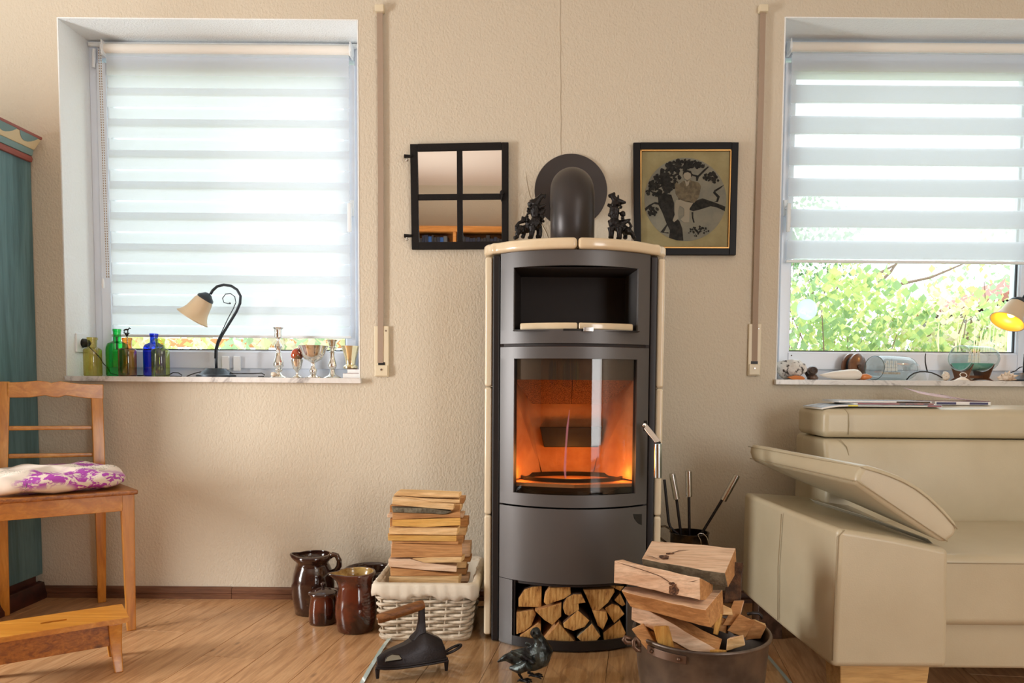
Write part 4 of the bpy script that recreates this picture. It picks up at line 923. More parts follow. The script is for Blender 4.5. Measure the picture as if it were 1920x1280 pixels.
apron(FL + sn * .012 + sd * .02, FR + sn * .012 - sd * .02, -sn); apron(FR + V((0, 0, 0)) - sn * .02 , RR + bn * .05, V((-.95, .2, 0))); apron(FL - sn * .02, RLp + bn * .05, V((.95, 0, 0))); apron(RLp + bn * .03 + bd * .02, RR + bn * .03 - bd * .02, bn)
# cushion
cc = (seat[0] + seat[1] + seat[2] + seat[3]) / 4
t_ = NT('floral_cushion_cloth'); v_ = t_.coord(); base = t_.mix(t_.noise(v_, 3, 2), S(240, 230, 222), S(232, 214, 196))
vo = t_.add('ShaderNodeTexVoronoi'); t_.link(t_.coord((6, 6, 9)), vo.inputs['Vector']); n1 = t_.noise(t_.coord((1, 1, 1.6)), 22, 3, .6, 1.5)
fl_ = t_.ramp(t_.noise(v_, 5.2, 1), [(.54, (0, 0, 0, 1)), (.60, (1, 1, 1, 1))]); st_ = t_.ramp(n1, [(.44, (0, 0, 0, 1)), (.5, (1, 1, 1, 1))])
c1_ = t_.mix(t_.mix(1.0, fl_, st_, 'MULTIPLY'), base, S(176, 70, 176))
gm = t_.ramp(t_.noise(t_.coord((1, 1, 1), (1, 2, 3)), 6, 1), [(.60, (0, 0, 0, 1)), (.63, (1, 1, 1, 1))]); ln = t_.ramp(t_.noise(t_.coord((1, 1, 1), (.4, .2, 0)), 40, 1, .5, 2), [(.47, (0, 0, 0, 1)), (.5, (1, 1, 1, 1)), (.53, (0, 0, 0, 1))])
c2_ = t_.mix(t_.mix(1.0, gm, ln, 'MULTIPLY'), c1_, S(74, 110, 76)); t_.link(c2_, t_.p.inputs['Base Color']); t_.p.inputs['Roughness'].default_value = .9
mb = MB(); A = .235; R = Matrix.Rotation(ca, 3, 'Z'); NU, NV = 64, 20; rings = []
for i in range(NV + 1):
    ph = -pi / 2 + pi * i / NV; ring = []
    for j in range(NU):
        th = 2 * pi * j / NU; c_, s_ = math.cos(th), math.sin(th); e = 2 / 3.6
        x = A * math.copysign(abs(c_) ** e, c_); y = A * .93 * math.copysign(abs(s_) ** e, s_)
        cr = max(math.cos(ph), 0) ** .45; x *= cr; y *= cr
        puff = .033 * (1 + .28 * math.sin(x * 34 + 1) * math.cos(y * 30)) * (1 if i else 1)
        z = puff * math.copysign(abs(math.sin(ph)) ** .7, math.sin(ph)) * (1.25 if ph > 0 else 1)
        wr = .0035 * math.sin(th * 26) * max(0, 1 - abs(ph) * .9)
        p = R @ V((x + c_ * wr, y + s_ * wr, z)); ring.append(cc + p + V((0, 0, zs + .033)))
    rings.append(ring)
mb.loft(rings)
o = obj('seat_cushion', mb, t_.m, smooth=True); tag(o, 'white tufted seat cushion with purple flowers on the wooden chair', 'cushion')

# ------------------------------------------------------------------ foot stool
zst = .172
sa, sb_, sc2 = G(242, 1157, zst), G(0, 1195, zst), G(230, 1130, zst)
e1_ = (sb_ - sa); e1_.z = 0; e1_.normalize(); e2_ = V((e1_.y, -e1_.x, 0)); 
if e2_.y < 0: e2_ = -e2_
SW = .175; SLn = .40
def sp(u, v2, z): return V((sa.x, sa.y, 0)) + e1_ * u + e2_ * v2 + V((0, 0, z))
FS = thing('foot_stool', sp(SLn / 2, SW / 2, 0), 'low honey coloured wooden foot stool with a hand slot, before the chair', 'stool')
mb = MB(); u0, u1, v0, v1 = .165, .235, .078, .094
for a, b, c, d in ((0, u0, 0, SW), (u1, SLn, 0, SW), (u0, u1, 0, v0), (u0, u1, v1, SW)): mb.hexa([sp(a, c, zst - .016), sp(b, c, zst - .016), sp(b, d, zst - .016), sp(a, d, zst - .016)], [sp(a, c, zst), sp(b, c, zst), sp(b, d, zst), sp(a, d, zst)])
o = obj('stool_top', mb, M_HONEY, FS)
bmx = bmesh.new(); bmx.from_mesh(o.data); bmesh.ops.remove_doubles(bmx, verts=bmx.verts, dist=.0005); bmx.to_mesh(o.data); bmx.free()
fe = .022
for v2 in (.022, SW - .036):
    b = MB().hexa([sp(.03, v2, .082), sp(SLn - .03, v2, .082), sp(SLn - .03, v2 + .014, .082), sp(.03, v2 + .014, .082)], [sp(.03, v2, zst - .016), sp(SLn - .03, v2, zst - .016), sp(SLn - .03, v2 + .014, zst - .016), sp(.03, v2 + .014, zst - .016)])
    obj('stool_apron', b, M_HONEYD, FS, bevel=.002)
for u in (.02, SLn - .056):
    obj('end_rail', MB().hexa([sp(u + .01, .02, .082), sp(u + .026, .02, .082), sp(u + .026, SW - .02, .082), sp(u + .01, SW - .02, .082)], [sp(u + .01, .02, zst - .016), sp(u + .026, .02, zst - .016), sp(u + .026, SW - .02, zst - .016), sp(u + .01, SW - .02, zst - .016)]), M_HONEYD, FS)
    for v2, s_ in ((.004, -1), (SW - .026, 1)):
        rings = []
        for k in range(8):
            f_ = k / 7; z = f_ * (zst - .016); out = s_ * (.012 * (1 - f_) ** 2 - .006 * math.sin(pi * f_)); w_ = .024 + .016 * f_; ux = u + (.036 - w_) / 2 * 1.0 - (.006 * (1 - f_) ** 2 if u < .1 else -.006 * (1 - f_) ** 2)
            rings.append([sp(ux, v2 + out, z), sp(ux + w_, v2 + out, z), sp(ux + w_, v2 + out + .022, z), sp(ux, v2 + out + .022, z)])
        obj('stool_leg', MB().loft(rings), M_HONEY, FS, bevel=.003)

# ------------------------------------------------------------------ brown pots
def pot(name, px, D, prof, y0, sc, mat, label, cat, group=None, spout=None, n=44, oy=900):
    # prof: list of (half width, y) in zoomed pixels, y0 = zoomed base line
    s_ = F / D * sc; c = W(px, oy + y0 / sc, D); c.z = 0
    r = thing(name, c, label, cat, group)
    P_ = [(w_ / s_, (y0 - y) / s_) for w_, y in prof]
    mb_ = MB(); out = P_; inn = [(max(a - .006, .001), max(z, .01)) for a, z in P_[::-1]]
    full = [(.001, 0)] + out + inn + [(.001, .012)]
    mb_.lathe(full, c, n, cap=False)
    if spout:
        dirx, amt = spout; zt2 = P_[-1][1]; d2 = V(dirx).normalized()
        for i, p in enumerate(mb_.v):
            q = p - c; rad = V((q.x, q.y, 0)); L = rad.length
            if L > .02 and q.z > zt2 - .05:
                k = max(0, rad.normalized().dot(d2) - .86) / .14
                mb_.v[i] = p + d2 * amt * k * (q.z - zt2 + .05) / .05 + V((0, 0, .006 * k))
    return r, mb_, c, P_, s_
r, mb, c, P_, s_ = pot('tall_jug', 587.7, 2.98, [(112, 818), (122, 760), (132, 690), (134, 630), (124, 570), (106, 520), (94, 500), (104, 488), (116, 470), (118, 452), (112, 444)], 818, 3.3675, M_DARKG, 'tall dark brown glazed jug with spout and loop handle, behind the lidded jar', 'jug', None, ((-1, -.15, 0), .018))
obj('body', mb, M_DARKG, r, smooth=True)
zz = lambda y: (818 - y) / s_
obj('handle', MB().tube([c + V((x / s_, 0, zz(y))) for x, y in ((104, 462), (130, 446), (152, 452), (168, 485), (166, 520), (150, 548), (128, 562))], [.011, .011, .0105, .0105, .011, .012, .013], 12), M_DARKG, r, smooth=True)
r, mb, c, P_, s_ = pot('small_jar', 606, 2.85, [(86, 888), (90, 870), (88, 800), (80, 740), (78, 715), (86, 705), (90, 696)], 888, 3.3675, M_BROWNG, 'small brown glazed jar with knobbed lid standing between the two jugs', 'jar')
obj('body', mb, M_BROWNG, r, smooth=True)
zz = lambda y: (888 - y) / s_
ld = obj('lid', MB().lathe([(.001, zz(700)), (88 / s_, zz(702)), (91 / s_, zz(692)), (84 / s_, zz(686)), (40 / s_, zz(668)), (12 / s_, zz(660)), (.001, zz(659))], c, 40), M_DARKG, r, smooth=True)
obj('lid_knob', MB().lathe([(.001, zz(662)), (9 / s_, zz(660)), (8 / s_, zz(652)), (16 / s_, zz(643)), (15 / s_, zz(633)), (6 / s_, zz(626)), (.001, zz(625))], c, 20), M_DARKG, ld, smooth=True)
r, mb, c, P_, s_ = pot('glazed_jug', 667.6, 2.77, [(108, 932), (116, 925), (122, 890), (131, 830), (130, 770), (120, 700), (110, 650), (106, 615), (114, 590), (124, 566), (122, 556)], 932, 3.3675, M_BROWNG, 'glossy red-brown jug with yellow inside and spout, left of the log basket', 'jug', None, ((-1, -.6, 0), .035))
NP = len(P_) + 1
obj('body', mb, [M_BROWNG, M_YELG], r, smooth=True)
me = r.children[0].data
for p in me.polygons:
    if p.index // 44 >= NP: p.material_index = 1
bz_ = W(690, 1135, 3.0); r, mb, c, P_, s_ = pot('deep_bowl', 692, 3.02, [(60, 800), (90, 760), (118, 690), (136, 600), (150, 552), (154, 532)], 800, 3.3675, M_DARKG, 'dark brown glazed bowl against the wall behind the glossy jug', 'bowl')
obj('body', mb, M_DARKG, r, smooth=True)

# ------------------------------------------------------------------ wicker basket
bf, bb = 2.66, 3.04
pfl, pfr = W(714, 1200, bf), W(876, 1200, bf); 
rfl, rfr = W(703, 1100, bf - .02), W(888, 1108, bf - .02)
BH0, BH1 = .012, W(800, 1098, bf - .02).z
def bper(f_, n=60, g=0, cr=.03):      # rounded rectangle perimeter at height fraction f_
    x0 = pfl.x * (1 - f_) + rfl.x * f_ - g; x1 = pfr.x * (1 - f_) + rfr.x * f_ + g; y0 = bf - .02 * f_ - g; y1 = bb + .01 * f_ + g
    pts = []; per = []
    for cx, cy, a0 in ((x1 - cr, y0 + cr, -90), (x1 - cr, y1 - cr, 0), (x0 + cr, y1 - cr, 90), (x0 + cr, y0 + cr, 180)):
        for k in range(5): a = math.radians(a0 + k * 22.5); per.append(V((cx + cr * math.cos(a), cy + cr * math.sin(a), 0)))
    L = [0]
    for i in range(len(per)): L.append(L[-1] + (per[(i + 1) % len(per)] - per[i]).length)
    for k in range(n):
        t2 = k / n * L[-1]; i = max(j for j in range(len(per)) if L[j] <= t2); q = per[i].lerp(per[(i + 1) % len(per)], (t2 - L[i]) / (L[i + 1] - L[i])); q.z = BH0 + (BH1 - BH0) * f_; pts.append(q)
    return pts
BK = thing('log_basket', ((pfl.x + pfr.x) / 2, (bf + bb) / 2, 0), 'whitewashed wicker basket with linen liner, full of stacked sticks', 'basket')
NS = 24
def outw(p, cx, cy): d2 = V((p.x - cx, p.y - cy, 0)); return d2.normalized() if d2.length > 0 else d2
cxb, cyb = BK.location.x, BK.location.y
nper = NS * 6
for row in range(15):
    f_ = (row + .5) / 15; pts = bper(f_, nper); q = []
    for k, p in enumerate(pts):
        nrm = V((pts[(k + 1) % nper] - pts[k - 1])).normalized(); nrm = V((nrm.y, -nrm.x, 0))
        q.append(p + nrm * .0085 * math.cos(pi * k / 6 + row * pi) + V((0, 0, .0016 * math.sin(pi * k / 6 + row * pi + .8))))
    obj('wicker_strand', MB().tube(q, .0060, 7, closed=True), M_WICK, BK, smooth=True)
for k in range(NS):
    a = bper(0, NS)[k]; b = bper(1, NS)[k]; obj('stake', MB().tube([a, b], .0038, 6), M_WICK, BK, smooth='auto')
for g_, z_ in ((.004, 0), (.002, .008), (.006, .005)):
    q = [p + V((0, 0, z_ - .006)) for p in bper(0, 90, g_)]; obj('base_braid', MB().tube(q, .006, 6, closed=True), M_WICK, BK, smooth=True)
obj('basket_floor', MB().prism([p + V((0, 0, -.004)) for p in bper(0, 40, -.004)], (0, 0, .006)), M_WICK, BK)
obj('rim_braid', MB().tube([p for p in bper(1, 90)], .008, 8, closed=True), M_WICK, BK, smooth=True)
rings = []; nn = 120
inn0 = bper(.45, nn, -.016); inn1 = bper(1, nn, -.010); top_ = bper(1, nn, .001); o1 = bper(1, nn, .013); 
for k in range(nn):
    wv = .010 * math.sin(k * .45) + .006 * math.sin(k * 1.3); low = .042 + wv * .8
    nrm = outw(o1[k], cxb, cyb); fold = .0025 * math.sin(k * 1.9)
    rings.append([inn0[k] + V((0, 0, 0)), inn1[k] - V((0, 0, .008)), top_[k] + V((0, 0, .012)) , o1[k] + V((0, 0, .002)) + nrm * fold, o1[k] + V((0, 0, -low * .6)) + nrm * (.004 + fold), o1[k] + V((0, 0, -low)) + nrm * (.002 + fold), o1[k] + V((0, 0, -low)) - nrm * .002, o1[k] + V((0, 0, 0)) - nrm * .004, top_[k] + V((0, 0, .008)), inn1[k] - V((0, 0, .009)) - nrm * .002, inn0[k] - nrm * .002])
mb = MB(); k0 = 0
for r_ in rings: mb.v += r_
m_ = len(rings[0])
for i in range(nn):
    for j in range(m_ - 1): a = i * m_ + j; b = ((i + 1) % nn) * m_ + j; mb.face([a, b, b + 1, a + 1])
obj('linen_liner', mb, M_CLOTH, BK, smooth=True, recalc=True)
# sticks: front stack, photo outlines extruded away from the camera
def P58(x, y): return 700 + x / 5.818, 900 + y / 5.818
front = [
 ('thin split stick on the very top of the basket stack', [(215,165),(260,122),(600,135),(935,148),(935,188),(700,190),(450,180)], 0, .06),
 ('narrow tapered stick, second from the top of the front stack in the basket', [(230,164),(520,195),(945,215),(940,250),(640,236),(400,200)], 0, .05),
 ('wide pale stick with slanting top edge, third from the top of the basket stack', [(213,180),(450,190),(560,225),(885,255),(870,325),(600,305),(360,280),(205,265)], 0, .045),
 ('grey bark covered stick near the top of the basket stack', [(208,300),(600,308),(860,345),(780,375),(640,362),(215,350)], 1, .04),
 ('orange-brown stick directly under the grey bark stick', [(210,352),(640,366),(760,378),(950,345),(950,408),(700,408),(210,432)], 2, .04),
 ('bright yellow-orange stick in the upper half of the basket stack', [(208,434),(950,414),(950,492),(560,512),(208,502)], 3, .045),
 ('pale stick with a darker lower edge, seventh down the basket stack', [(170,522),(600,512),(920,520),(910,602),(500,592),(175,592)], 0, .05),
 ('straight orange stick at mid height of the basket stack', [(160,602),(910,607),(905,668),(160,660)], 3, .05),
 ('very thin stick between the orange stick and the thick brown one', [(205,668),(930,670),(925,706),(500,692),(205,684)], 2, .04),
 ('thick brown grooved stick in the lower half of the basket stack', [(205,688),(970,712),(970,833),(500,842),(190,842)], 2, .05),
 ('light wedge stick under the right end of the thick brown stick', [(420,856),(640,838),(965,838),(955,896),(560,902)], 0, .05),
 ('pinkish stick sloping down to the right, third from the basket rim', [(165,860),(400,858),(550,896),(910,940),(905,1000),(500,975),(165,940)], 4, .055),
 ('dark faced wedge stick just above the lowest front stick', [(190,960),(480,980),(760,1020),(935,1040),(400,1046),(190,1046)], 2, .04),
 ('broad pale stick resting at the linen rim, lowest of the front stack', [(170,1052),(935,1044),(925,1172),(600,1168),(165,1150)], 0, .045)]
smat = [M_LOGS, M_BARK, M_LOGB, M_LOGYH, M_LOGP]
rg = random.Random(21)
YS = 2.735
for i, (lab, poly, mt, dep) in enumerate(front):
    y_ = YS + rg.uniform(-.006, .006); P3 = [W(*P58(x, y), y_) for x, y in poly]
    mb_ = MB().prism(P3, (rg.uniform(-.01, .01), dep, rg.uniform(-.002, .002))).jitter(.0012, 40, i)
    o = obj('stick', mb_, smat[mt], bevel=.0018, seg=2); tag(o, lab, 'stick', 'split sticks in the basket')
back = [('dark stick end beside the top of the basket stack, right', (230, 195, 993, 255)), ('grey tipped stick behind, second back row from the top', (300, 256, 960, 328)), ('stick behind the pale wide one, its left end showing low', (178, 270, 950, 352)),
 ('rear stick whose left end sticks out below the top sticks', (150, 368, 985, 410)), ('block ended rear stick, right, at upper middle height', (180, 416, 1033, 512)), ('rear stick with the dark lower end at the middle right', (300, 516, 1012, 600)),
 ('rear stick hidden behind the middle of the stack', (200, 604, 985, 685)), ('thick dark rear stick protruding right at lower middle', (190, 690, 1060, 835)), ('rear stick protruding right just above the basket rim', (230, 840, 1064, 890)),
 ('rear stick, right end over the sloping pinkish stick', (180, 894, 1015, 960)), ('small rear stick end, right, near the rim', (300, 964, 1020, 1030)), ('reddish rear stick at the right end of the lowest row', (300, 1046, 1045, 1108)), ('lowest rear stick tucked into the linen at the right', (300, 1116, 1020, 1170))]
for i, (lab, (x0, y0, x1, y1)) in enumerate(back):
    y_ = YS + .075 + rg.uniform(-.01, .008); P3 = [W(*P58(x, y), y_) for x, y in ((x0, y0 + 4), (x1, y0), (x1 - 6, y1), (x0, y1 - 3))]
    mb_ = MB().prism(P3, (0, .06 + rg.uniform(0, .02), 0)).jitter(.0015, 40, i + 30)
    o = obj('stick', mb_, [M_LOGB, M_LOGS, M_LOGB, M_LOGP][i % 4], bevel=.0018, seg=2); tag(o, lab, 'stick', 'split sticks in the basket')

# ------------------------------------------------------------------ charcoal iron on its trivet
def Z3(x, y): return 680 + x / 6.4, 1080 + y / 6.4
fa = G(*Z3(178, 1225), ZG); fb_ = G(*Z3(957, 1085), ZG)
ax = (fb_ - fa); ax.z = 0; LI = ax.length; ax.normalize(); sdv = V((-ax.y, ax.x, 0))
if sdv.y > 0: sdv = -sdv
TVv = thing('iron_trivet', (fa + fb_) / 2, 'black cast iron trivet with loop handle under the charcoal iron', 'trivet')
zt3 = ZG + .030
def ip(t2, w_, z): p = fa + ax * (LI * t2) + sdv * w_; return V((p.x, p.y, z))
prof = [(-.03, .003), (.08, .022), (.25, .036), (.5, .043), (.8, .046), (1.03, .044)]
poly = [ip(t2, w_, zt3) for t2, w_ in prof] + [ip(t2, -w_, zt3) for t2, w_ in prof[::-1]]
obj('trivet_plate', MB().prism(poly, (0, 0, .007)), M_IRON, TVv, bevel=.002)
for t2, w_ in ((0, 0), (1, .036), (1, -.036)): obj('trivet_foot', MB().tube([ip(t2, w_, ZG), ip(t2, w_, zt3)], [.005, .008], 10), M_IRON, TVv, smooth='auto')
lp = [ip(1.03 + .27 * (1 - math.cos(a)) / 2, .013 * math.sin(a), zt3 + .012 + .02 * (1 - math.cos(a)) / 2) for a in [2 * pi * k / 24 for k in range(24)]]
obj('trivet_handle', MB().tube(lp, .0048, 8, closed=True), M_IRON, TVv, smooth=True)
FI = thing('charcoal_iron', ip(.5, 0, zt3 + .007), 'antique black cast iron charcoal iron with wooden handle on a trivet, before the basket', 'iron')
zb = zt3 + .0075; rings = []
for t2, w_, h in ((-.01, .004, .030), (.04, .014, .036), (.12, .024, .045), (.25, .033, .052), (.4, .039, .060), (.52, .041, .072), (.62, .042, .086), (.72, .042, .090), (.85, .041, .074), (.96, .040, .060), (1.0, .038, .040)):
    rings.append([ip(t2, -w_, zb), ip(t2, -w_ * .98, zb + h * .4), ip(t2, -w_ * .8, zb + h * .75), ip(t2, -w_ * .4, zb + h), ip(t2, w_ * .4, zb + h), ip(t2, w_ * .8, zb + h * .75), ip(t2, w_ * .98, zb + h * .4), ip(t2, w_, zb)])
obj('iron_body', MB().loft(rings), M_IRON, FI, smooth=True, bevel=.003)
obj('sole_plate', MB().loft([[ip(t2, -w_ - .002, zb), ip(t2, w_ + .002, zb), ip(t2, w_ + .002, zb + .006), ip(t2, -w_ - .002, zb + .006)] for t2, w_ in ((-.015, .004), (.04, .014), (.12, .024), (.25, .033), (.4, .039), (.7, .042), (1.02, .040))]), M_IRON, FI, bevel=.001)
top_ = ip(.64, 0, zb + .175)
obj('handle_post', MB().loft([[c + ax * a * wq + sdv * b * wq * .8 for a, b in ((-1, -1), (1, -1), (1, 1), (-1, 1))] for c, wq in ((ip(.60, 0, zb + .07), .024), (ip(.66, 0, zb + .095), .014), (ip(.67, 0, zb + .13), .0105), (ip(.67, 0, zb + .172), .0095))]), M_IRON, FI, bevel=.003)
g0 = W(*Z3(178, 515), 2.30); g1 = W(*Z3(735, 335), 2.36)
obj('handle_grip', MB().tube([g0, g0.lerp(g1, .05), g0.lerp(g1, .5), g0.lerp(g1, .93), g1], [.013, .0155, .0165, .0165, .013], 20), wood('worn_handle_wood', S(92, 54, 24), S(140, 90, 44), S(160, 108, 58), 0, 3, .5, knots=False), FI, smooth='auto')
obj('handle_pin', MB().tube([g0 + (g0 - g1).normalized() * .002, g0], .005, 10), M_CHROME, FI, smooth='auto')
vt = []
for x, y in ((272, 1028), (290, 965), (350, 932), (440, 940), (480, 1000)):
    X_, Y_ = Z3(x, y); vt.append(PL(X_, Y_, ip(.2, .0365, zb), (sdv + ax * .12).normalized()))
obj('vent_window', MB().prism(vt, -sdv * .004), pm('ash_lining', S(172, 176, 166), .4, .5), FI)
obj('vent_rim', MB().tube(vt, .0022, 6, closed=True), M_IRON, FI, smooth=True)

# ------------------------------------------------------------------ bronze bird
YBD = 2.285
def B2(x, y, d=0): return W(900 + x / 4.5725, 1000 + y / 4.5725, YBD + d)
rb = lambda v_: v_ / 4.5725 / F * YBD
BD = thing('bird_figurine', V((B2(470, 1270).x, YBD, ZG)), 'dark bronze pigeon figurine on the glass plate, head turned to the camera', 'figurine')
b = MB()
b.tube([B2(150, 1100, -.01), B2(210, 1065, -.006), B2(290, 1060, 0), B2(370, 1070, .004), B2(450, 1070, .004), B2(520, 1055, 0), B2(545, 1000, 0), B2(520, 930, -.004), B2(495, 880, -.008), B2(482, 845, -.012), B2(480, 815, -.012)], [rb(8), rb(28), rb(66), rb(96), rb(110), rb(100), rb(84), rb(56), rb(42), rb(44), rb(24)], 16)
b.ell(B2(478, 850, -.012), (rb(50), rb(52), rb(48)), 14, 10); b.ell(B2(510, 1045, -.006), (rb(100), rb(96), rb(112)), 16, 12).ell(B2(430, 1080, 0), (rb(112), rb(92), rb(96)), 16, 12).ell(B2(520, 950, -.004), (rb(66), rb(62), rb(60)), 14, 10)
for k in range(8): b.tube([B2(400 + k * 8, 930 + k * 3), B2(384 + k * 7, 948 + k * 7)], [rb(14), rb(5)], 6)
b.tube([B2(250, 1150, -.03), B2(330, 1160, -.04), B2(420, 1120, -.05)], [rb(14), rb(44), rb(50)], 10)
b.jitter(.0022, 70, 5)
obj('body', b, M_BRONZEG, BD, smooth=True, remesh=.0028)
wg = MB()
for side in (-1, 1):
    for k in range(5):
        wg.ell(B2(330 + k * 24, 1040 + k * 14, side * (.040 + k * .0015)), (rb(78 - k * 6), rb(16), rb(26)), 10, 6, Matrix.Rotation(.45, 3, 'Y'))
obj('wings', wg, M_BRONZEG, BD, smooth=True)
obj('beak', MB().tube([B2(458, 852, -.028), B2(448, 866, -.046)], [rb(14), rb(2)], 8), M_BRONZE, BD, smooth=True)
for x in (455, 500): obj('eye', MB().ell(B2(x, 838, -.030 if x < 480 else -.026), (rb(8),) * 3, 8, 6), M_BLACK, BD, smooth=True)
for hx, hy, fx, fy_, dd in ((350, 1150, 375, 1245, -.02), (430, 1160, 470, 1205, .02)):
    lg = obj('leg', MB().tube([B2(hx, hy, dd), B2(hx - 14, (hy + fy_) / 2 + 10, dd), B2(fx - 15, fy_ - 5, dd)], [rb(26), rb(14), rb(10)], 8), M_BRONZE, BD, smooth=True)
    toes = MB(); c = B2(fx - 15, fy_ - 5, dd); c.z = ZG + .006
    for a in (-35, -5, 25, 175):
        d2 = V((math.cos(math.radians(a)), math.sin(math.radians(a)), 0)) * (.032 if a < 90 else .014); toes.tube([c, c + d2 * .6 + V((0, 0, .002)), c + d2 + V((0, 0, -.003))], [.0045, .0042, .002], 7)
    toes.tube([B2(fx - 15, fy_ - 5, dd), c], [rb(10), .005], 7)
    obj('foot', toes, M_BRONZE, lg, smooth=True)

# ------------------------------------------------------------------ copper bucket with logs
rl, rr2 = W(1190, 1196, 2.04), W(1439, 1190, 2.04)
bcx = V(((rl.x + rr2.x) / 2, 2.04, 0)); RB = (rr2.x - rl.x) / 2; ZB = W(1314, 1226, 2.04 - RB).z
BU = thing('copper_bucket', bcx, 'tarnished copper cauldron full of split logs, in front of the sofa arm', 'bucket')
obj('bucket_wall', MB().lathe([(.001, ZG + .001), (RB * .78, ZG + .002), (RB * .84, .03), (RB * .94, .14), (RB * .985, ZB - .012), (RB + .003, ZB - .006), (RB + .004, ZB + .002), (RB - .002, ZB + .004), (RB - .006, ZB - .006), (RB * .92, .14), (RB * .8, .03), (.001, .02)], bcx, 72), M_COPPER, BU, smooth='auto')
obj('rim_bead', MB().tube([bcx + V((RB * math.cos(a), RB * math.sin(a), ZB)) for a in [2 * pi * k / 72 for k in range(72)]], .005, 8, closed=True), M_COPPER, BU, smooth=True)
def cyl(a, z, g=.003): a = math.radians(a); return bcx + V(((RB * .985 + g) * math.cos(a), (RB * .985 + g) * math.sin(a), z))
a0, a1 = 208, 246
obj('lug_plate', MB().loft([[cyl(a, ZB - .012), cyl(a, ZB - .034), cyl(a, ZB - .034, -.002), cyl(a, ZB - .012, -.002)] for a in [a0 + (a1 - a0) * k / 8 for k in range(9)]]), M_RIVET, BU, bevel=.001)
for a in (214, 240): obj('rivet', MB().ell(cyl(a, ZB - .023, .004), (.0055,) * 3, 10, 6), M_RIVET, BU, smooth=True)
q = [W(1120 + x / 4.572, 1000 + y / 4.572, 1.93) for x, y in ((375, 1000), (345, 1000), (315, 970), (310, 920), (330, 895), (355, 925), (362, 970))]
obj('lug_ring', MB().tube(q, .006, 8), M_RIVET, BU, smooth=True)
q = [W(1120 + x / 4.572, 1000 + y / 4.572, 1.935) for x, y in ((345, 925), (300, 935), (250, 930), (228, 905), (238, 885), (262, 895), (300, 905))]
obj('bail_hook', MB().tube(q, [.005, .006, .007, .007, .006, .005, .004], 8), M_RIVET, BU, smooth=True)
q = [W(1120 + x / 4.572, 1000 + y / 4.572, 2.17) for x, y in ((1285, 690), (1330, 682), (1380, 684), (1405, 705), (1410, 730))]
obj('rear_bail_hook', MB().tube(q, .005, 8), M_IRON, BU, smooth=True)
def Z6(x, y, Y): return W(1120 + x / 4.572, 1000 + y / 4.572, Y)
def blog(lab, left, right, mats, idx=None, seed=0, sub=8):
    # loft between two end outlines with extra rings and a little roughness
    L = [Z6(*p) for p in left]; R_ = [Z6(*p) for p in right]; n = len(L); mb_ = MB(); rings = []
    for k in range(sub + 1): f_ = k / sub; rings.append([L[j].lerp(R_[j], f_) for j in range(n)])
    mb_.loft(rings, True, False, 0, 0)
    if idx:
        c = 0
        for i in range(sub):
            for j in range(n): mb_.mi[c] = idx[j]; c += 1
        mb_.mi[c] = mb_.mi[c + 1] = (len(mats) - 1)
    mb_.jitter(.0035, 22, seed); mb_.jitter(.0012, 90, seed + 9)
    o = obj('log', mb_, mats, bevel=.002, seg=2); tag(o, lab, 'log', 'logs in the copper bucket'); return o
ml = [M_LOGP, M_BARK, M_LOGB]
LG1 = blog('big pale log with a dark knot on top of the bucket pile', [(378,215,2.00),(462,62,2.12),(470,250,2.16),(392,280,2.02)], [(1095,345,1.95),(1188,122,2.09),(1200,330,2.12),(1118,465,1.97)], ml, [0, 1, 1, 1], 1)
LG2 = blog('pinkish log with a knot and crack, left, second from the top of the bucket pile', [(136,415,1.93),(148,228,1.93),(215,225,2.05),(215,400,2.05)], [(880,570,1.88),(876,378,1.88),(990,432,2.01),(990,560,2.01)], ml, [0, 0, 2, 2], 2)
M_KNOT = pm('dark_wood_knot', S(66, 40, 26), .8, bump=(200, .8, .004), mott=(S(120, 82, 54), 90, .45, .6))
def knotface(par, plane, knots, cracks, lift=0):
    a, b, c = [Z6(*p) for p in plane]; n_ = (b - a).cross(c - a).normalized()
    if n_.y > 0: n_ = -n_
    a = a + n_ * lift
    def on(x, y): return PL(1120 + x / 4.572, 1000 + y / 4.572, a, n_)
    for x, y, rx, ry in knots:
        u = (on(x + 10, y) - on(x, y)).normalized(); v_ = n_.cross(u).normalized(); k_ = 2.0 / F / 4.572; c0 = on(x, y) + n_ * .0012; rg2 = random.Random(int(x)); pl_ = []
        for j in range(18): t_a = 2 * pi * j / 18; f2 = rg2.uniform(.75, 1.15); pl_.append(c0 + u * (rx * k_ * math.cos(t_a) * f2) + v_ * (ry * k_ * math.sin(t_a) * f2))
        obj('knot', MB().prism(pl_, -n_ * .004), M_KNOT, par, bevel=.001)
    for pts_ in cracks: obj('crack', MB().tube([on(*p) + n_ * .0006 for p in pts_], [.0008] + [.0019] * (len(pts_) - 2) + [.0007], 6, flat=.4), M_KNOT, par, smooth=True)
knotface(LG1, [(378,215,2.00),(462,62,2.12),(1095,345,1.95)], [(575, 200, 46, 34), (625, 170, 34, 12)], [[(615, 175), (700, 148), (800, 146), (950, 158), (1060, 152), (1150, 140)], [(420, 190), (470, 200), (530, 225)]], .0035)
knotface(LG2, [(136,415,1.93),(148,228,1.93),(880,570,1.88)], [(655, 480, 42, 50), (640, 430, 30, 14)], [[(170, 245), (270, 275), (370, 305), (460, 335), (540, 365), (610, 410), (650, 450)], [(740, 545), (800, 552), (860, 562)], [(775, 415), (820, 408), (860, 400)]])
blog('long pale log with brown under face across the middle of the bucket pile', [(290,628,1.92),(205,490,1.90),(240,455,2.02),(300,560,2.03)], [(980,805,1.88),(920,655,1.86),(1070,475,2.02),(1082,690,2.03)], [M_LOGP, M_LOGB, M_LOGB], [1, 0, 2, 1], 3)
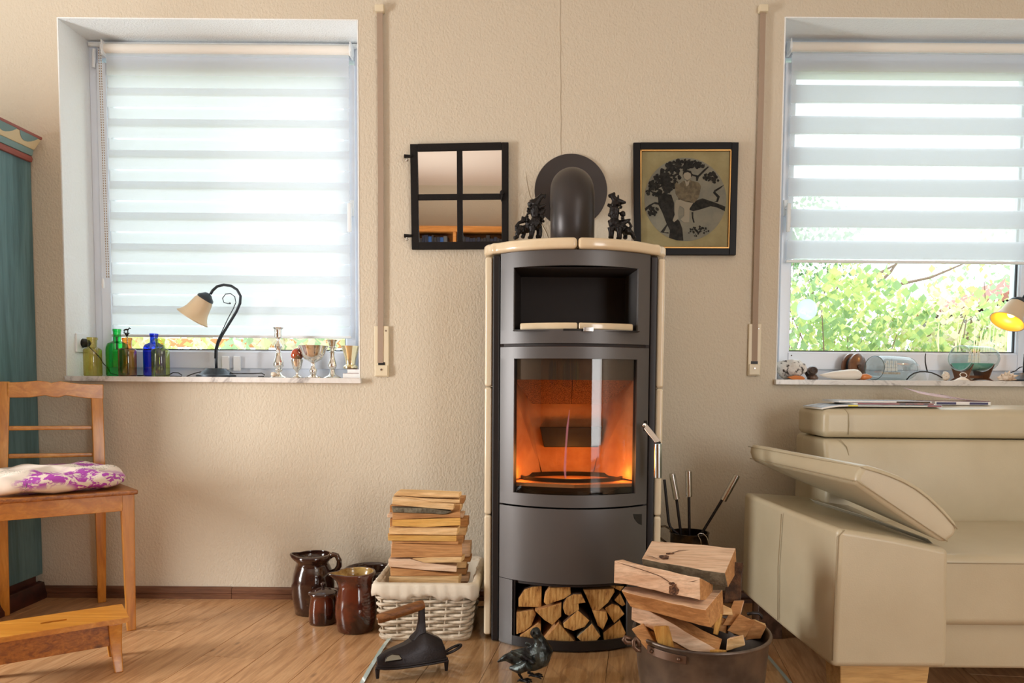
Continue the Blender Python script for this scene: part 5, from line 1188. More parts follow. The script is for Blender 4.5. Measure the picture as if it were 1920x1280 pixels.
blog('slanting log sinking to the right into the bucket front', [(298,735,1.965),(298,572,1.965),(362,565,2.03),(365,720,2.03)], [(905,1060,1.925),(1048,1010,1.925),(1076,905,1.96),(960,1060,1.96)], [M_LOGP, M_LOGB, M_LOGB], [0, 1, 2, 2], 4)
blog('short stick leaning at the left rim of the bucket', [(290,815,1.955),(385,760,1.95),(420,765,1.985),(330,820,1.99)], [(480,1060,1.955),(565,1040,1.945),(590,1040,1.975),(510,1060,1.985)], [M_LOGB, M_LOGS], [0, 0, 0, 0], 5)
blog('bright yellow stick upright at the bucket front', [(480,800,1.925),(596,785,1.925),(612,780,1.95),(500,790,1.955)], [(560,1090,1.94),(668,1090,1.93),(690,1090,1.95),(590,1090,1.96)], [M_LOGY, M_LOGY], [0, 0, 0, 0], 6)
blog('dark hidden log between the yellow stick and the slanting log', [(420,900,1.97),(460,830,1.97),(520,830,2.05),(450,900,2.05)], [(820,1090,1.93),(900,1040,1.93),(930,1020,2.0),(830,1080,2.0)], [M_LOGB, M_LOGB], None, 7)
blog('tall dark barked log upright at the back right of the bucket', [(1110,240,2.08),(1248,250,2.08),(1252,262,2.15),(1130,250,2.15)], [(1090,600,2.08),(1222,592,2.08),(1225,600,2.15),(1100,600,2.15)], [M_LOGB, M_BARKB], [1, 1, 1, 1], 8)
blog('short pale ended log under the tall barked one', [(1035,590,2.03),(1150,640,2.03),(1165,650,2.10),(1050,600,2.10)], [(1060,700,2.03),(1165,700,2.03),(1175,700,2.10),(1080,700,2.10)], [M_LOGS, M_LOGS], None, 9)
blog('squared log with light edge at the back right under the barked one', [(1170,575,2.06),(1258,578,2.06),(1262,585,2.13),(1175,580,2.13)], [(1075,790,2.05),(1190,790,2.05),(1200,790,2.12),(1085,790,2.12)], [M_LOGB, M_LOGP], [0, 1, 0, 0], 10)
blog('small upright stick right of the long middle log', [(1010,665,1.99),(1072,690,1.99),(1075,700,2.05),(1020,680,2.05)], [(985,860,1.98),(1022,870,1.98),(1040,870,2.03),(1000,860,2.03)], [M_LOGY, M_LOGY], None, 11)
blog('brown log lying toward the right rim of the bucket', [(1110,830,2.04),(1215,690,2.04),(1235,690,2.12),(1130,830,2.12)], [(1270,900,2.03),(1350,745,2.03),(1360,750,2.12),(1280,900,2.12)], [M_BARKB, M_LOGB], [1, 0, 1, 1], 12)
blog('block shaped log at the far right rim of the bucket', [(1262,915,2.04),(1335,735,2.04),(1350,735,2.12),(1290,900,2.12)], [(1400,900,2.03),(1448,790,2.03),(1440,770,2.11),(1400,880,2.11)], [M_LOGB, M_LOGS], [0, 1, 0, 0], 13)
blog('small chunky offcut near the right front rim of the bucket', [(1100,1005,1.93),(1118,900,1.93),(1135,890,1.99),(1120,990,1.99)], [(1270,965,1.93),(1245,868,1.93),(1250,866,1.99),(1270,950,1.99)], [M_LOGS, M_LOGP], [0, 1, 0, 0], 14)
blog('thin stick end lying flat along the front rim of the bucket', [(960,1030,1.895),(965,1000,1.895),(975,998,1.93),(970,1025,1.93)], [(1105,1025,1.895),(1105,1002,1.895),(1110,1000,1.93),(1110,1020,1.93)], [M_LOGY, M_LOGY], None, 15)
blog('dark log filling the back of the bucket under the pile', [(700,700,2.06),(700,560,2.06),(720,560,2.16),(720,700,2.16)], [(1100,860,2.06),(1110,740,2.06),(1130,740,2.16),(1120,860,2.16)], [M_LOGB, M_LOGB], None, 16)

# ------------------------------------------------------------------ poker pot and tools
pl_, pr_ = W(1259, 1000, 2.86), W(1330, 1000, 2.86); pcx = V(((pl_.x + pr_.x) / 2, 2.88, 0)); RP = (pr_.x - pl_.x) / 2; ZP = W(1294, 997, 2.88).z
PP = thing('poker_pot', pcx, 'dark brass cylindrical pot with ring handle holding the fire tools, behind the bucket', 'pot')
obj('pot_wall', MB().lathe([(.001, .001), (RP * .98, .001), (RP, .02), (RP, ZP - .06), (RP + .002, ZP - .056), (RP, ZP - .05), (RP, ZP - .006), (RP + .004, ZP), (RP - .003, ZP), (RP - .004, .01), (.001, .008)], pcx, 44), M_BRASSD, PP, smooth='auto')
q = [W(x, y, 2.87) for x, y in ((1262, 1006), (1258, 992), (1247, 986), (1237, 987), (1231, 993), (1232, 1002), (1240, 1010), (1262, 1026))]
obj('pot_handle', MB().tube(q, .004, 8), M_BRASSD, PP, smooth=True)
q = [W(1100 + x / 3.0475, 860 + y / 3.0475, 2.805) for x, y in ((655, 492), (652, 465), (640, 445), (636, 432), (648, 425), (668, 428), (685, 445), (694, 468), (697, 495))]
obj('wire_hook', MB().tube(q, .0018, 6), M_CHROME, PP, smooth=True)
def Zt(x, y, Y=2.88): return W(1100 + x / 3.0475, 860 + y / 3.0475, Y)
def tool(name, rod, handle, label, cat, head=None):
    a = Zt(*rod[0]); 
    bot = V((pcx.x + (Zt(*rod[-1]).x - pcx.x) * .6, pcx.y, .03))
    r = thing(name, bot, label, cat, 'fire tools in the brass pot')
    obj('rod', MB().tube([Zt(*p) for p in rod] + [bot], .0055, 10), M_IRON, r, smooth='auto')
    if handle: obj('grip', MB().tube([Zt(*handle[0]), Zt(*handle[1])], .0125, 20), M_CHROME, r, bevel=.0015); obj('grip_cap', MB().tube([Zt(*handle[0]), Zt(*handle[0]) + (Zt(*handle[0]) - Zt(*handle[1])).normalized() * .002], .0105, 16), M_CHROME, r, smooth='auto')
    if head == 'brush': obj('bristles', MB().lathe([(.01, 0), (.03, .03), (.026, .09), (.01, .1)], bot, 16), M_BLACK, r, smooth='auto')
    else: obj('tool_tip', MB().box((bot.x - .014, bot.y - .004, .012), (bot.x + .014, bot.y + .004, .05)), M_IRON, r, bevel=.002)
tool('fire_poker', [(444, 118), (455, 230), (468, 360), (478, 390), (500, 412), (520, 425)], None, 'plain black poker with a bent rod, leftmost tool in the brass pot', 'fire tool')
tool('fire_brush', [(513, 228), (538, 425)], [(488, 86), (514, 230)], 'fire tool with slightly tilted steel grip, second from the left in the pot', 'fire tool')
tool('fire_shovel', [(584, 215), (587, 432)], [(582, 70), (585, 216)], 'upright fire tool with steel grip in the middle of the pot', 'fire tool')
tool('fire_tongs', [(775, 232), (662, 418)], [(858, 95), (780, 238)], 'fire tool leaning far to the right out of the brass pot', 'fire tool')
# ------------------------------------------------------------------ sofa
SO = thing('leather_sofa', (2.0, 2.5, 0), 'beige leather sofa with tilted armrest flap at the right', 'sofa')
DA, DBk = 2.07, 2.82; XS = 3.05
def wz_(x, y, D): return W(x, y, D)
fl_b, fl_t = W(1559, 1252, DA), W(1580, 990, DA); fl_t.x = fl_b.x + .006
fr_b, fr_t = W(1778, 1253, DA), W(1781, 1030, DA)
bl_b, bl_t = W(1392, 1110, DBk), W(1393, 922, DBk)
bl_b.x = bl_t.x = (bl_b.x + bl_t.x) / 2
br_b = V((fr_b.x, DBk, bl_b.z)); br_t = V((fr_t.x, DBk, bl_t.z - .03))
bl_b.z = fl_b.z
n = 12; rings = []
for k in range(n + 1):
    f_ = k / n; b = .006 * math.sin(pi * f_)
    a_, b_2, c_2, d_2 = [p.lerp(q, f_) for p, q in ((fl_b, bl_b), (fr_b, br_b), (fr_t, br_t), (fl_t, bl_t))]
    rings.append([a_ - V((b, 0, 0)), b_2, c_2, (c_2 + d_2) / 2 + V((0, 0, .004)), d_2 - V((b, 0, 0)), (a_ + d_2) / 2 - V((b * 2, 0, 0))])
obj('arm_body', MB().loft(rings), M_LEATH, SO, bevel=.018, seg=5)
def seam(name, pts, r_=.0016, stitch=False, par=SO):
    o = obj(name, MB().tube(pts, r_, 6), M_SEAM, par, smooth=True)
    if stitch:
        sb2 = MB()
        for a, b in zip(pts, pts[1:]):
            L = (b - a).length; m2 = max(1, int(L / .011))
            for k in range(m2): p = a.lerp(b, (k + .2) / m2); q = a.lerp(b, (k + .7) / m2); sb2.tube([p, q], .0011, 5)
        if sb2.v: obj('stitches', sb2, M_CREAM, o, kind='stuff')
    return o
oy = V((0, -.001, 0))
seam('seam', [V((fl_b.x + .004, DA + .004, fl_b.z + .02)), V((fl_t.x + .0, DA + .004, fl_t.z - .025)), V((fl_t.x + .02, DA + .002, fl_t.z - .006))])
mx_ = .48
pa, pb = fl_b.lerp(bl_b, mx_), fl_t.lerp(bl_t, mx_); seam('seam', [pa + V((-.0125, 0, .02)), (pa + pb) / 2 + V((-.0185, 0, 0)), pb + V((-.0135, 0, -.02))])
# armrest flap
D2 = 2.80
FTL, FBL, FBR, FTR = W(1622, 870, DA - .01), W(1602, 906, DA - .01), W(1772, 1020, DA - .01), W(1798, 984, DA - .01)
BTL, BBL = W(1406, 832, D2), W(1409, 862, D2)
BTR, BBR = V((FTR.x - .0, D2, FTR.z + .02)), V((FBR.x, D2, FBR.z + .02))
rings = []
FLp = obj
def bulge(a, b, k, m2, up, amt): return a.lerp(b, k / m2) + up * amt * math.sin(pi * k / m2)
un = ((FTL - FBL).normalized())
for i in range(13):
    f_ = i / 12; tl2, bl2, br3, tr2 = [p.lerp(q, f_) for p, q in ((FTL, BTL), (FBL, BBL), (FBR, BBR), (FTR, BTR))]
    en = 1.0
    r_ = [bulge(tl2, tr2, k, 6, un, .03) for k in range(7)] + [tr2.lerp(br3, .5) + V((.012, 0, -.004))] + [bulge(br3, bl2, k, 6, un, -.004) for k in range(7)] + [bl2.lerp(tl2, .5) - V((.006, 0, 0))]
    rings.append(r_)
obj('arm_flap', MB().loft(rings), M_LEATH, SO, bevel=.018, seg=5)
fy2 = DA - .0125
seam('flap_seam', [V((p.x, fy2, p.z)) for p in [FTL.lerp(FTR, k / 8) + un * (.03 * math.sin(pi * k / 8) - .012) for k in range(0, 9)]], .0014, True)
seam('flap_seam', [V((p.x, fy2, p.z)) for p in [FBL.lerp(FBR, k / 8) + un * .010 for k in range(0, 9)]], .0014, True)
seam('flap_seam', [FTL.lerp(BTL, k / 8) + V((-.005, 0, -.010)) for k in range(9)], .0014)
seam('flap_seam', [FBL.lerp(BBL, k / 8) + V((-.005, 0, .006)) for k in range(9)], .0014)
hm = [W(1520, 935, 2.45), W(1560, 947, 2.35), W(1620, 966, 2.25), W(1690, 992, 2.17), W(1735, 1008, 2.12)]
obj('flap_hinge_fabric', MB().loft([[p + V((0, -.02, 0)), p + V((.02, -.01, -.016)), p + V((.02, .02, -.016)), p + V((0, .02, 0))] for p in hm]), pm('grey_leather_gusset', S(150, 146, 130), .6), SO, bevel=.005)
# seat, back, headrest, base
xa = fr_t.x + .005
zs0 = W(1900, 1042, 2.16).z; zs1 = W(1900, 980, 2.72).z
def cushion(name, x0, x1, y0, y1, z0, z1t, z1b, bev, par=SO, puff=.015):
    n2, m2 = 16, 8
    mb_ = MB(); rings = []
    for i in range(n2 + 1):
        x = x0 + (x1 - x0) * i / n2; e = 1 - abs(2 * i / n2 - 1) ** 6
        top = [(x, y0 + (y1 - y0) * k / m2, z1t + (z1b - z1t) * k / m2 + puff * e * math.sin(pi * k / m2)) for k in range(m2 + 1)]
        rings.append(top + [(x, y1, z0), (x, y0, z0)])
    return obj(name, mb_.loft(rings), M_LEATH, par, bevel=bev, seg=5)
zf0 = W(1900, 1176, 2.16).z
cushion('seat_cushion', xa, XS, 2.16, 2.80, zf0, zs0, zs1, .026)
seam('seat_seam', [V((xa + (XS - xa) * k / 10, 2.158, W(1900, 1056, 2.16).z)) for k in range(11)], .0014, True)
obj('base_panel', MB().box((xa - .01, 2.19, W(1850, 1254, 2.19).z), (XS, 3.0, zf0 + .01)), M_LEATH, SO, bevel=.012, seg=3)
xb_ = W(1540, 900, 2.76).x; 
zb1 = W(1700, 823, 2.75).z; zb0 = zs1 - .02
n2 = 10; rings = []
for i in range(n2 + 1):
    f_ = i / n2; z = zb0 + (zb1 - zb0) * f_; yb2 = 2.72 + .03 * f_ - .018 * math.sin(pi * f_)
    rings.append([(xb_, yb2 + .004, z), ((xb_ + XS) / 2, yb2 - .004, z), (XS, yb2, z), (XS, 2.98, z), (xb_, 2.98, z)])
obj('back_cushion', MB().loft(rings), M_LEATH, SO, bevel=.02, seg=4)
obj('back_shell', MB().box((xb_ + .01, 2.93, .12), (XS, 3.08, zb1)), M_LEATH, SO, bevel=.02, seg=3)
zh0, zh1 = zb1 + .003, W(1700, 768, 2.75).z
HB = cushion('headrest', xb_ - .006, XS, 2.745, 3.02, zh0, zh1, zh1 + .006, .026, puff=.012)
xq = W(1592, 800, 2.74).x
seam('headrest_seam', [V((xq, 2.743, zh0 + .012)), V((xq, 2.741, (zh0 + zh1) / 2)), V((xq - .002, 2.744, zh1 - .018)), V((xq - .01, 2.76, zh1 + .002))])
seam('back_seam', [V((xq - .03, 2.745, zb1 - .002)), V((xq - .005, 2.742, zb1 - .03)), V((xq + .01, 2.735, zb1 - .1))])
lw_ = fl_b.z
for (x0, x1, y0) in ((W(1573, 1262, 2.1).x, W(1742, 1262, 2.1).x, 2.10), (2.6, 2.85, 2.25)):
    obj('sofa_foot', MB().hexa([(x0 + .008, y0, 0), (x1 - .012, y0, 0), (x1 - .012, y0 + .10, 0), (x0 + .008, y0 + .10, 0)], [(x0, y0 - .005, lw_ + .004), (x1, y0 - .005, lw_ + .004), (x1, y0 + .11, lw_ + .004), (x0, y0 + .11, lw_ + .004)]), M_OAKLEG, SO, bevel=.004)
xk = bl_b.x; obj('rear_foot', MB().box((xk + .03, DBk - .12, 0), (xk + .12, DBk - .04, lw_ + .004)), MATS['dark_brown_wood'], SO, bevel=.003)

# ------------------------------------------------------------------ magazines and book on the headrest
zt_s = zh1 + .014
def mag(lab, x0, x1, y0, y1, z, th, rot, mat, droop=0, nm='magazine', extras=()):
    c = V(((x0 + x1) / 2, (y0 + y1) / 2, 0)); R = Matrix.Rotation(rot, 3, 'Z'); n2 = 14; rings = []
    for i in range(n2 + 1):
        x = x0 + (x1 - x0) * i / n2; dz = -droop * max(0, 1 - i / n2 / .22) ** 2
        ring = []
        for y, zz2 in ((y0, z), (y0, z + th), (y1, z + th), (y1, z)):
            p = c + R @ (V((x, y, 0)) - c); ring.append(V((p.x, p.y, zz2 + dz)))
        rings.append(ring)
    root = thing(nm, c + V((0, 0, z)), lab, 'book' if nm == 'book' else 'magazine', 'reading matter on the sofa back')
    mb_ = MB().loft(rings, mi=0); 
    obj('pages', mb_, M_PAPERW, root, bevel=.0006, seg=1)
    m2 = MB(); rings = [[r_[1] + V((0, 0, .0002)), r_[2] + V((0, 0, .0002)), r_[2] + V((0, 0, .0012)), r_[1] + V((0, 0, .0012))] for r_ in rings]
    obj('cover', m2.loft(rings), mat, root)
    for (u0, u1, v0, v1, em) in extras:      # printed patches on the front edge / spine
        a = c + R @ (V((x0 + (x1 - x0) * u0, y0, 0)) - c); b = c + R @ (V((x0 + (x1 - x0) * u1, y0, 0)) - c)
        off = R @ V((0, -.0008, 0))
        obj('spine_print', MB().prism([V((a.x, a.y, z + th * v0)) + off, V((b.x, b.y, z + th * v0)) + off, V((b.x, b.y, z + th * v1)) + off, V((a.x, a.y, z + th * v1)) + off], -off * .5), em, root)
    return root
pc_blue = pm('pale_blue_cover', S(190, 206, 222), .25, mott=(S(150, 160, 176), 20, .4, .6)); pc_dark = pm('dark_printed_cover', S(84, 70, 84), .3, mott=(S(160, 96, 90), 40, .45, .55)); pc_rose = pm('rose_cover', S(206, 160, 160), .25, mott=(S(120, 70, 80), 8, .4, .6)); pc_red = pm('red_print', S(140, 62, 72), .4); pc_yel = pm('yellow_print', S(230, 214, 40), .4); pc_navy = pm('navy_print', S(52, 52, 96), .4); pc_gry = pm('grey_green_print', S(150, 166, 160), .4)
xm0, xm1 = W(1538, 765, 2.78).x, W(1762, 765, 2.78).x
mag('lowest magazine on the sofa back, its left corner drooping over the end', xm0, xm1, 2.765, 2.96, zt_s - .004, .006, 0, pc_blue, .012, extras=((.22, .30, .1, .9, pc_yel), (.30, .88, .55, .95, pc_gry), (.88, .995, .2, .95, pc_red)))
mag('dark covered magazine second from the bottom on the sofa back', xm0 + .12, xm1 - .02, 2.775, 2.955, zt_s + .0035, .005, .01, pc_dark, 0, extras=((.05, .5, .1, .9, pc_red), (.5, .98, .1, .9, MATS['dark_printed_cover'])))
mag('pale topmost magazine of the left stack on the sofa back', xm0 + .07, xm1 - .03, 2.78, 2.95, zt_s + .0105, .006, -.01, pc_blue, 0, extras=((.62, .98, .1, .8, M_BRASSD),))
x0, x1 = W(1753, 750, 2.86).x, W(1858, 750, 2.86).x
bkr = mag('paperback with rose cover lying right of the magazines, cover corner lifted', x0, x1, 2.86, 3.0, zt_s + .002, .013, 0, pc_rose, 0, 'book', extras=((.03, .38, .15, .8, pc_navy), (.62, .95, .15, .8, pc_navy)))
zc2 = zt_s + .0165
m2 = MB(); rings = []
for k in range(9): f_ = k / 8; rings.append([V((x1 - .005 - (x1 - x0 + .055) * f_, 2.86, zc2 + .028 * f_ ** 2)), V((x1 - .005 - (x1 - x0 + .055) * f_, 2.995, zc2 + .016 * min(1, f_ * 3) + .034 * f_ ** 2)), V((x1 - .005 - (x1 - x0 + .055) * f_, 2.995, zc2 + .017 * min(1, f_ * 3) + .034 * f_ ** 2)), V((x1 - .005 - (x1 - x0 + .055) * f_, 2.86, zc2 + .001 + .028 * f_ ** 2))])
obj('lifted_cover', m2.loft(rings), pc_rose, bkr, smooth='auto')

# ------------------------------------------------------------------ things on the left sill
s7 = lambda x, y, Y: W(130 + x / 9.6, 590 + y / 9.6, Y)
def bottle(px, D, half, hgt, neck, nh, mat, label, shoulder=.8, facets=0, sq=1, name='glass_bottle', lipw=1.12, rd=.4):
    c = W(px, 700, D); c.z = SILL; k = D / F; R_ = half * k; Hh = hgt * k; rn = neck * k; hn = nh * k
    r = thing(name, c, label, 'bottle', 'coloured glass bottles on the left sill')
    zs_ = Hh - hn
    prof = [(.001, .002), (R_ * .9, 0), (R_, R_ * .12), (R_, zs_ - (R_ - rn) * rd), (R_ * .96, zs_ - (R_ - rn) * rd * .55), (R_ * .75 + rn * .25, zs_ - (R_ - rn) * rd * .1), (rn * 1.1, zs_ + (R_ - rn) * .25), (rn, zs_ + (R_ - rn) * .4), (rn, Hh - .012), (rn * lipw, Hh - .010), (rn * lipw, Hh - .001), (rn * .9, Hh)]
    inn = [(max(a - .0022, .0008), max(z, .006)) for a, z in prof[::-1][1:-1]]
    nn_ = facets or 40
    mb_ = MB().lathe(prof, c, nn_, cap=False)
    obj('glass_body', mb_, mat, r, smooth='auto' if not facets else 'auto'); return r, c, Hh
G_ol = clearglass('olive_glass', S(240, 228, 164), .2, .02, S(200, 180, 90)); G_gr = clearglass('green_glass', S(80, 236, 150), .2, .02, S(10, 150, 60)); G_am = clearglass('amber_glass', S(238, 196, 140), .2, .02, S(190, 120, 66)); G_bl = clearglass('cobalt_glass', S(84, 132, 254), .2, .02, S(20, 40, 210)); G_yg = clearglass('yellow_green_glass', S(240, 246, 176), .2, .02, S(196, 210, 90))
D0 = YW + .055
bottle(174.5, D0, 15.6, 72, 8.2, 21, G_ol, 'olive glass bottle at the left end of the sill, in front of the socket')
bottle(221, D0 + .05, 19.5, 88, 6.6, 26, G_gr, 'bright green glass bottle, tallest of the coloured bottles', rd=1.0)
bottle(239.5, D0 - .03, 15.6, 72, 8.0, 21, G_am, 'amber brown glass bottle with a goat topped stick in it')
br_, cb, Hb = bottle(290, D0 + .04, 19, 80, 6.8, 20, G_bl, 'cobalt blue glass bottle with moulded lettering', rd=.9)
bottle(301.5, D0 - .03, 15.6, 71, 7.8, 20, G_yg, 'yellow-green glass bottle in front of the blue bottle')
# moulded frame on the blue bottle
q = [s7(x, y, D0 + .04 - .047) for x, y in ((1442, 720), (1442, 768), (1560, 768), (1560, 690))]; obj('moulded_mark', MB().tube(q, .0009, 5), M_CLEAR, br_)
gt = thing('goat_stick', s7(1050, 1080, D0 - .03), 'thin metal stick topped with a tiny goat, standing in the amber bottle', 'cocktail stick')
obj('rod', MB().tube([s7(1052, 1090, D0 - .03), s7(1040, 340, D0 - .03)], .0016, 6), M_BRONZE, gt)
g = MB(); q = lambda x, y, d=0: s7(x, y, D0 - .03 + d)
g.tube([q(985, 275), q(1020, 265), q(1055, 268)], [.003, .0036, .0034], 8).tube([q(1055, 268), q(1080, 240)], [.003, .002], 8).tube([q(1075, 236), q(1108, 250)], [.0026, .0012], 6).tube([q(1078, 235), q(1072, 222)], .0008, 5).tube([q(980, 272), q(974, 290)], .0008, 5)
for x in (985, 998, 1048, 1058): g.tube([q(x, 275, .001 if x % 2 else -.001), q(x, 325)], .0011, 5)
g.tube([q(975, 328), q(1085, 332)], .002, 6).tube([q(1010, 335), q(1040, 400)], [.004, .002], 8).tube([q(1060, 330), q(1048, 380)], [.003, .002], 8)
obj('goat', g, M_BRONZE, gt, smooth=True)
# desk lamps
def desk_lamp(px, D, zs2, label, lit, ang_=0):
    sc = 3.2
    def q(x, y, d=0): p = W(100 + x / sc, 500 + y / sc, D0 + .01); p.y += d; return p
    c0 = q(980, 660); c0.z = SILL
    tgt = W(px, 700, D); tgt.z = zs2
    root = thing('bell_lamp', tgt, label, 'lamp', 'bell shade sill lamps')
    def put(mb_): mb_.xf(Matrix.Translation(tgt) @ Matrix.Rotation(ang_, 4, 'Z') @ Matrix.Translation(-c0)); return mb_
    obj('lamp_base', put(MB().lathe([(.001, .001), (112 / sc / 435, .001), (112 / sc / 435, .008), (96 / sc / 435, .012), (80 / sc / 435, .024), (60 / sc / 435, .033), (56 / sc / 435, .037), (.001, .038)], c0, 40)), M_LAMPM, root, smooth='auto')
    obj('lamp_stem', put(MB().tube([q(*p) for p in ((980, 610), (979, 560), (980, 500), (992, 455), (1020, 400), (1060, 335), (1100, 270), (1122, 220), (1125, 175), (1105, 138), (1070, 115), (1025, 108), (985, 118), (958, 142), (945, 165))], .0058, 12)), M_LAMPM, root, smooth=True)
    sp_ = [(975, 550), (975, 500), (990, 445), (1020, 385), (1055, 310), (1085, 255), (1102, 215), (1095, 180), (1070, 162), (1040, 165), (1022, 190), (1030, 215), (1055, 222), (1066, 220)]
    sr = obj('scroll_wire', put(MB().tube([q(*p, -.008) for p in sp_], .002, 8)), M_LAMPM, root, smooth=True)
    obj('scroll_bead', put(MB().ell(q(1066, 220, -.008), (.004,) * 3)), M_LAMPM, sr, smooth=True)
    top = q(925, 175); bot = q(845, 300); axd = (bot - top).normalized(); axd = (axd + V((0, -.18 if lit else -.05, 0))).normalized()
    k = 1 / sc / 435
    obj('shade_fitter', put(MB().lathe([(8 * k, -18 * k), (20 * k, -14 * k), (34 * k, 0), (46 * k, 10 * k), (50 * k, 22 * k), (46 * k, 26 * k)], top, 30, axd)), M_LAMPM, root, smooth='auto')
    prof = [(44, 16), (54, 40), (60, 75), (66, 105), (76, 130), (90, 150), (98, 158)]
    sh = obj('glass_shade', put(MB().lathe([(r_ * k, z_ * k) for r_, z_ in prof] + [((r_ - 5) * k, z_ * k) for r_, z_ in prof[::-1]], top, 48, axd, cap=False)), M_SHADE, root, smooth=True)
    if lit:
        obj('painted_lamplight', put(MB().lathe([((r_ - 5.8) * k, z_ * k) for r_, z_ in prof], top, 40, axd, cap=False)), M_LAMPLIT, sh, smooth=True)  # added layer colouring the shade's inside with its own light
    bl = put(MB().ell(top + axd * 95 * k, (26 * k,) * 3, 16, 10))
    if lit:
        m_ = NT('lit_bulb_glow'); m_.p.inputs['Emission Color'].default_value = S(255, 200, 110); m_.p.inputs['Emission Strength'].default_value = 2.2; obj('bulb', bl, m_.m, root, smooth=True)
        cc_ = put(MB().ell(top + axd * 130 * k, (.001,) * 3)).v; lamp('bell_lamp_glow', sum(cc_, V()) / len(cc_), .45, (1, .62, .25), .01)
    else: obj('bulb', bl, M_PAPERW, root, smooth=True)
desk_lamp(405.5, D0 + .01, SILL, 'curved stem table lamp with cream bell shade, unlit, in the middle of the left sill', False)
desk_lamp(1920, YW + .07, SIL2, 'lit table lamp with amber glowing bell shade at the right picture edge', True)
# cables
def cable(pts, label, s_=(3.2, 100, 500), Y=D0 + .04, r_=.0022):
    o = obj('power_cable', MB().tube([W(s_[1] + x / s_[0], s_[2] + y / s_[0], (d_ if d_ else Y)) for x, y, d_ in [(p + (0,))[:3] for p in pts]], r_, 8), M_BLACK, smooth=True); tag(o, label, 'cable', 'cables on the sills'); return o
zc3 = 654
cable([(205, 470, D0 + .05), (245, 510, D0 + .12), (280, 545, D0 + .12), (300, 580, D0 + .11), (325, 605, D0 + .10), (345, 640, D0 + .10), (400, 653, D0 + .10), (500, 652, D0 + .12), (620, 654, D0 + .12), (690, 650), (720, 634), (750, 636), (772, 650), (770, 657), (700, 656)], 'black cable running from the plug behind the coloured bottles')
cable([(800, 657), (830, 645), (865, 634), (900, 628, D0 + .02)], 'short black cable leading into the left of the lamp base')
cable([(1060, 636, D0), (1080, 640, D0), (1130, 640), (1200, 640), (1250, 638), (1268, 648), (1262, 658), (1230, 657)], 'black cable loop right of the lamp base beside the silver candlestick')
# white clips behind the lamp
for x0, x1, y0, y1 in ((1010, 1054, 536, 618), (1080, 1122, 536, 626)):
    a, b = W(100 + x0 / 3.2, 500 + y1 / 3.2, YF - .03), W(100 + x1 / 3.2, 500 + y0 / 3.2, YF - .03)
    o = obj('tilt_clip', MB().box((a.x, YF - .034, a.z), (b.x, YF - .018, b.z)), M_WHITE, w1, bevel=.006, seg=4)
# mercury glass
s8 = 9.6
def turned(name, cx, base_y, D, prof, mat, label, cat, z0, extra=None, grp='mercury glass on the left sill', sc=s8, oy=600, ox=490, shell=None):
    c = W(ox + cx / sc, 700, D); c.z = z0; k = D / F / sc
    r = thing(name, c, label, cat, grp)
    P_ = [(.0008, 0)] + [(a * k, max((base_y - y) * k, 0)) for a, y in prof]
    if shell:      # hollow bowl: add an inner wall down to y=shell
        P_ += [((a - 7) * k, (base_y - y) * k) for a, y in prof[::-1] if y < shell]; P_ += [(.0008, P_[-1][1])]
    else: P_ += [(.0008, P_[-1][1])]
    obj('turned_body', MB().lathe(P_, c, 40, cap=False), mat, r, smooth='auto'); return r, c, k
r, c, k = turned('candlestick', 312, 1022, D0 + .02, [(150, 1020), (140, 1008), (90, 985), (50, 950), (40, 925), (62, 905), (66, 880), (44, 862), (60, 845), (88, 815), (92, 780), (80, 730), (56, 660), (42, 590), (36, 540), (50, 500), (70, 465), (60, 430), (38, 405), (22, 370), (30, 330), (66, 305), (70, 250), (62, 215), (70, 190), (66, 165), (92, 140), (96, 130), (50, 134), (46, 170)], M_MERC, 'tall silvered glass candlestick, left of the silver group on the left sill', 'candlestick', SILL)
r, c, k = turned('egg_cup', 645, 1022, D0, [(92, 1020), (85, 1008), (40, 985), (24, 950), (26, 920), (44, 890), (70, 860), (84, 800), (100, 740), (108, 690), (100, 684), (20, 700)], M_MERC, 'silvered glass egg cup holding a brown stone egg', 'egg cup', SILL)
ec = c + V((0, 0, (1022 - 610) * k)); o = obj('stone_egg', MB().lathe([(108 * k * math.cos(t2) * (1 - .10 * math.sin(t2)), 118 * k * math.sin(t2)) for t2 in [-pi / 2 + pi * j / 16 for j in range(17)]], ec, 32), M_AGATE, smooth=True); tag(o, 'polished orange-brown stone egg sitting in the silver egg cup', 'egg')
r, c, k = turned('silver_goblet', 935, 1022, D0 - .01, [(152, 1020), (145, 1008), (80, 985), (46, 965), (62, 925), (66, 880), (44, 840), (30, 790), (40, 750), (90, 720), (150, 690), (200, 620), (225, 540), (262, 460), (268, 448)], M_MERC, 'wide silvered glass goblet bowl between egg cup and short candlestick', 'goblet', SILL, shell=700)
r, c, k = turned('candlestick', 1280, 1022, D0 + .02, [(160, 1020), (150, 1008), (80, 975), (50, 940), (38, 880), (60, 850), (76, 805), (68, 760), (48, 690), (34, 620), (40, 570), (66, 558), (40, 540), (34, 500), (60, 480), (64, 470), (50, 455), (60, 420), (66, 380), (86, 356), (92, 340), (50, 344), (46, 370)], M_MERC, 'short silvered glass candlestick left of the golden beaker', 'candlestick', SILL)
hb = D0 + .01
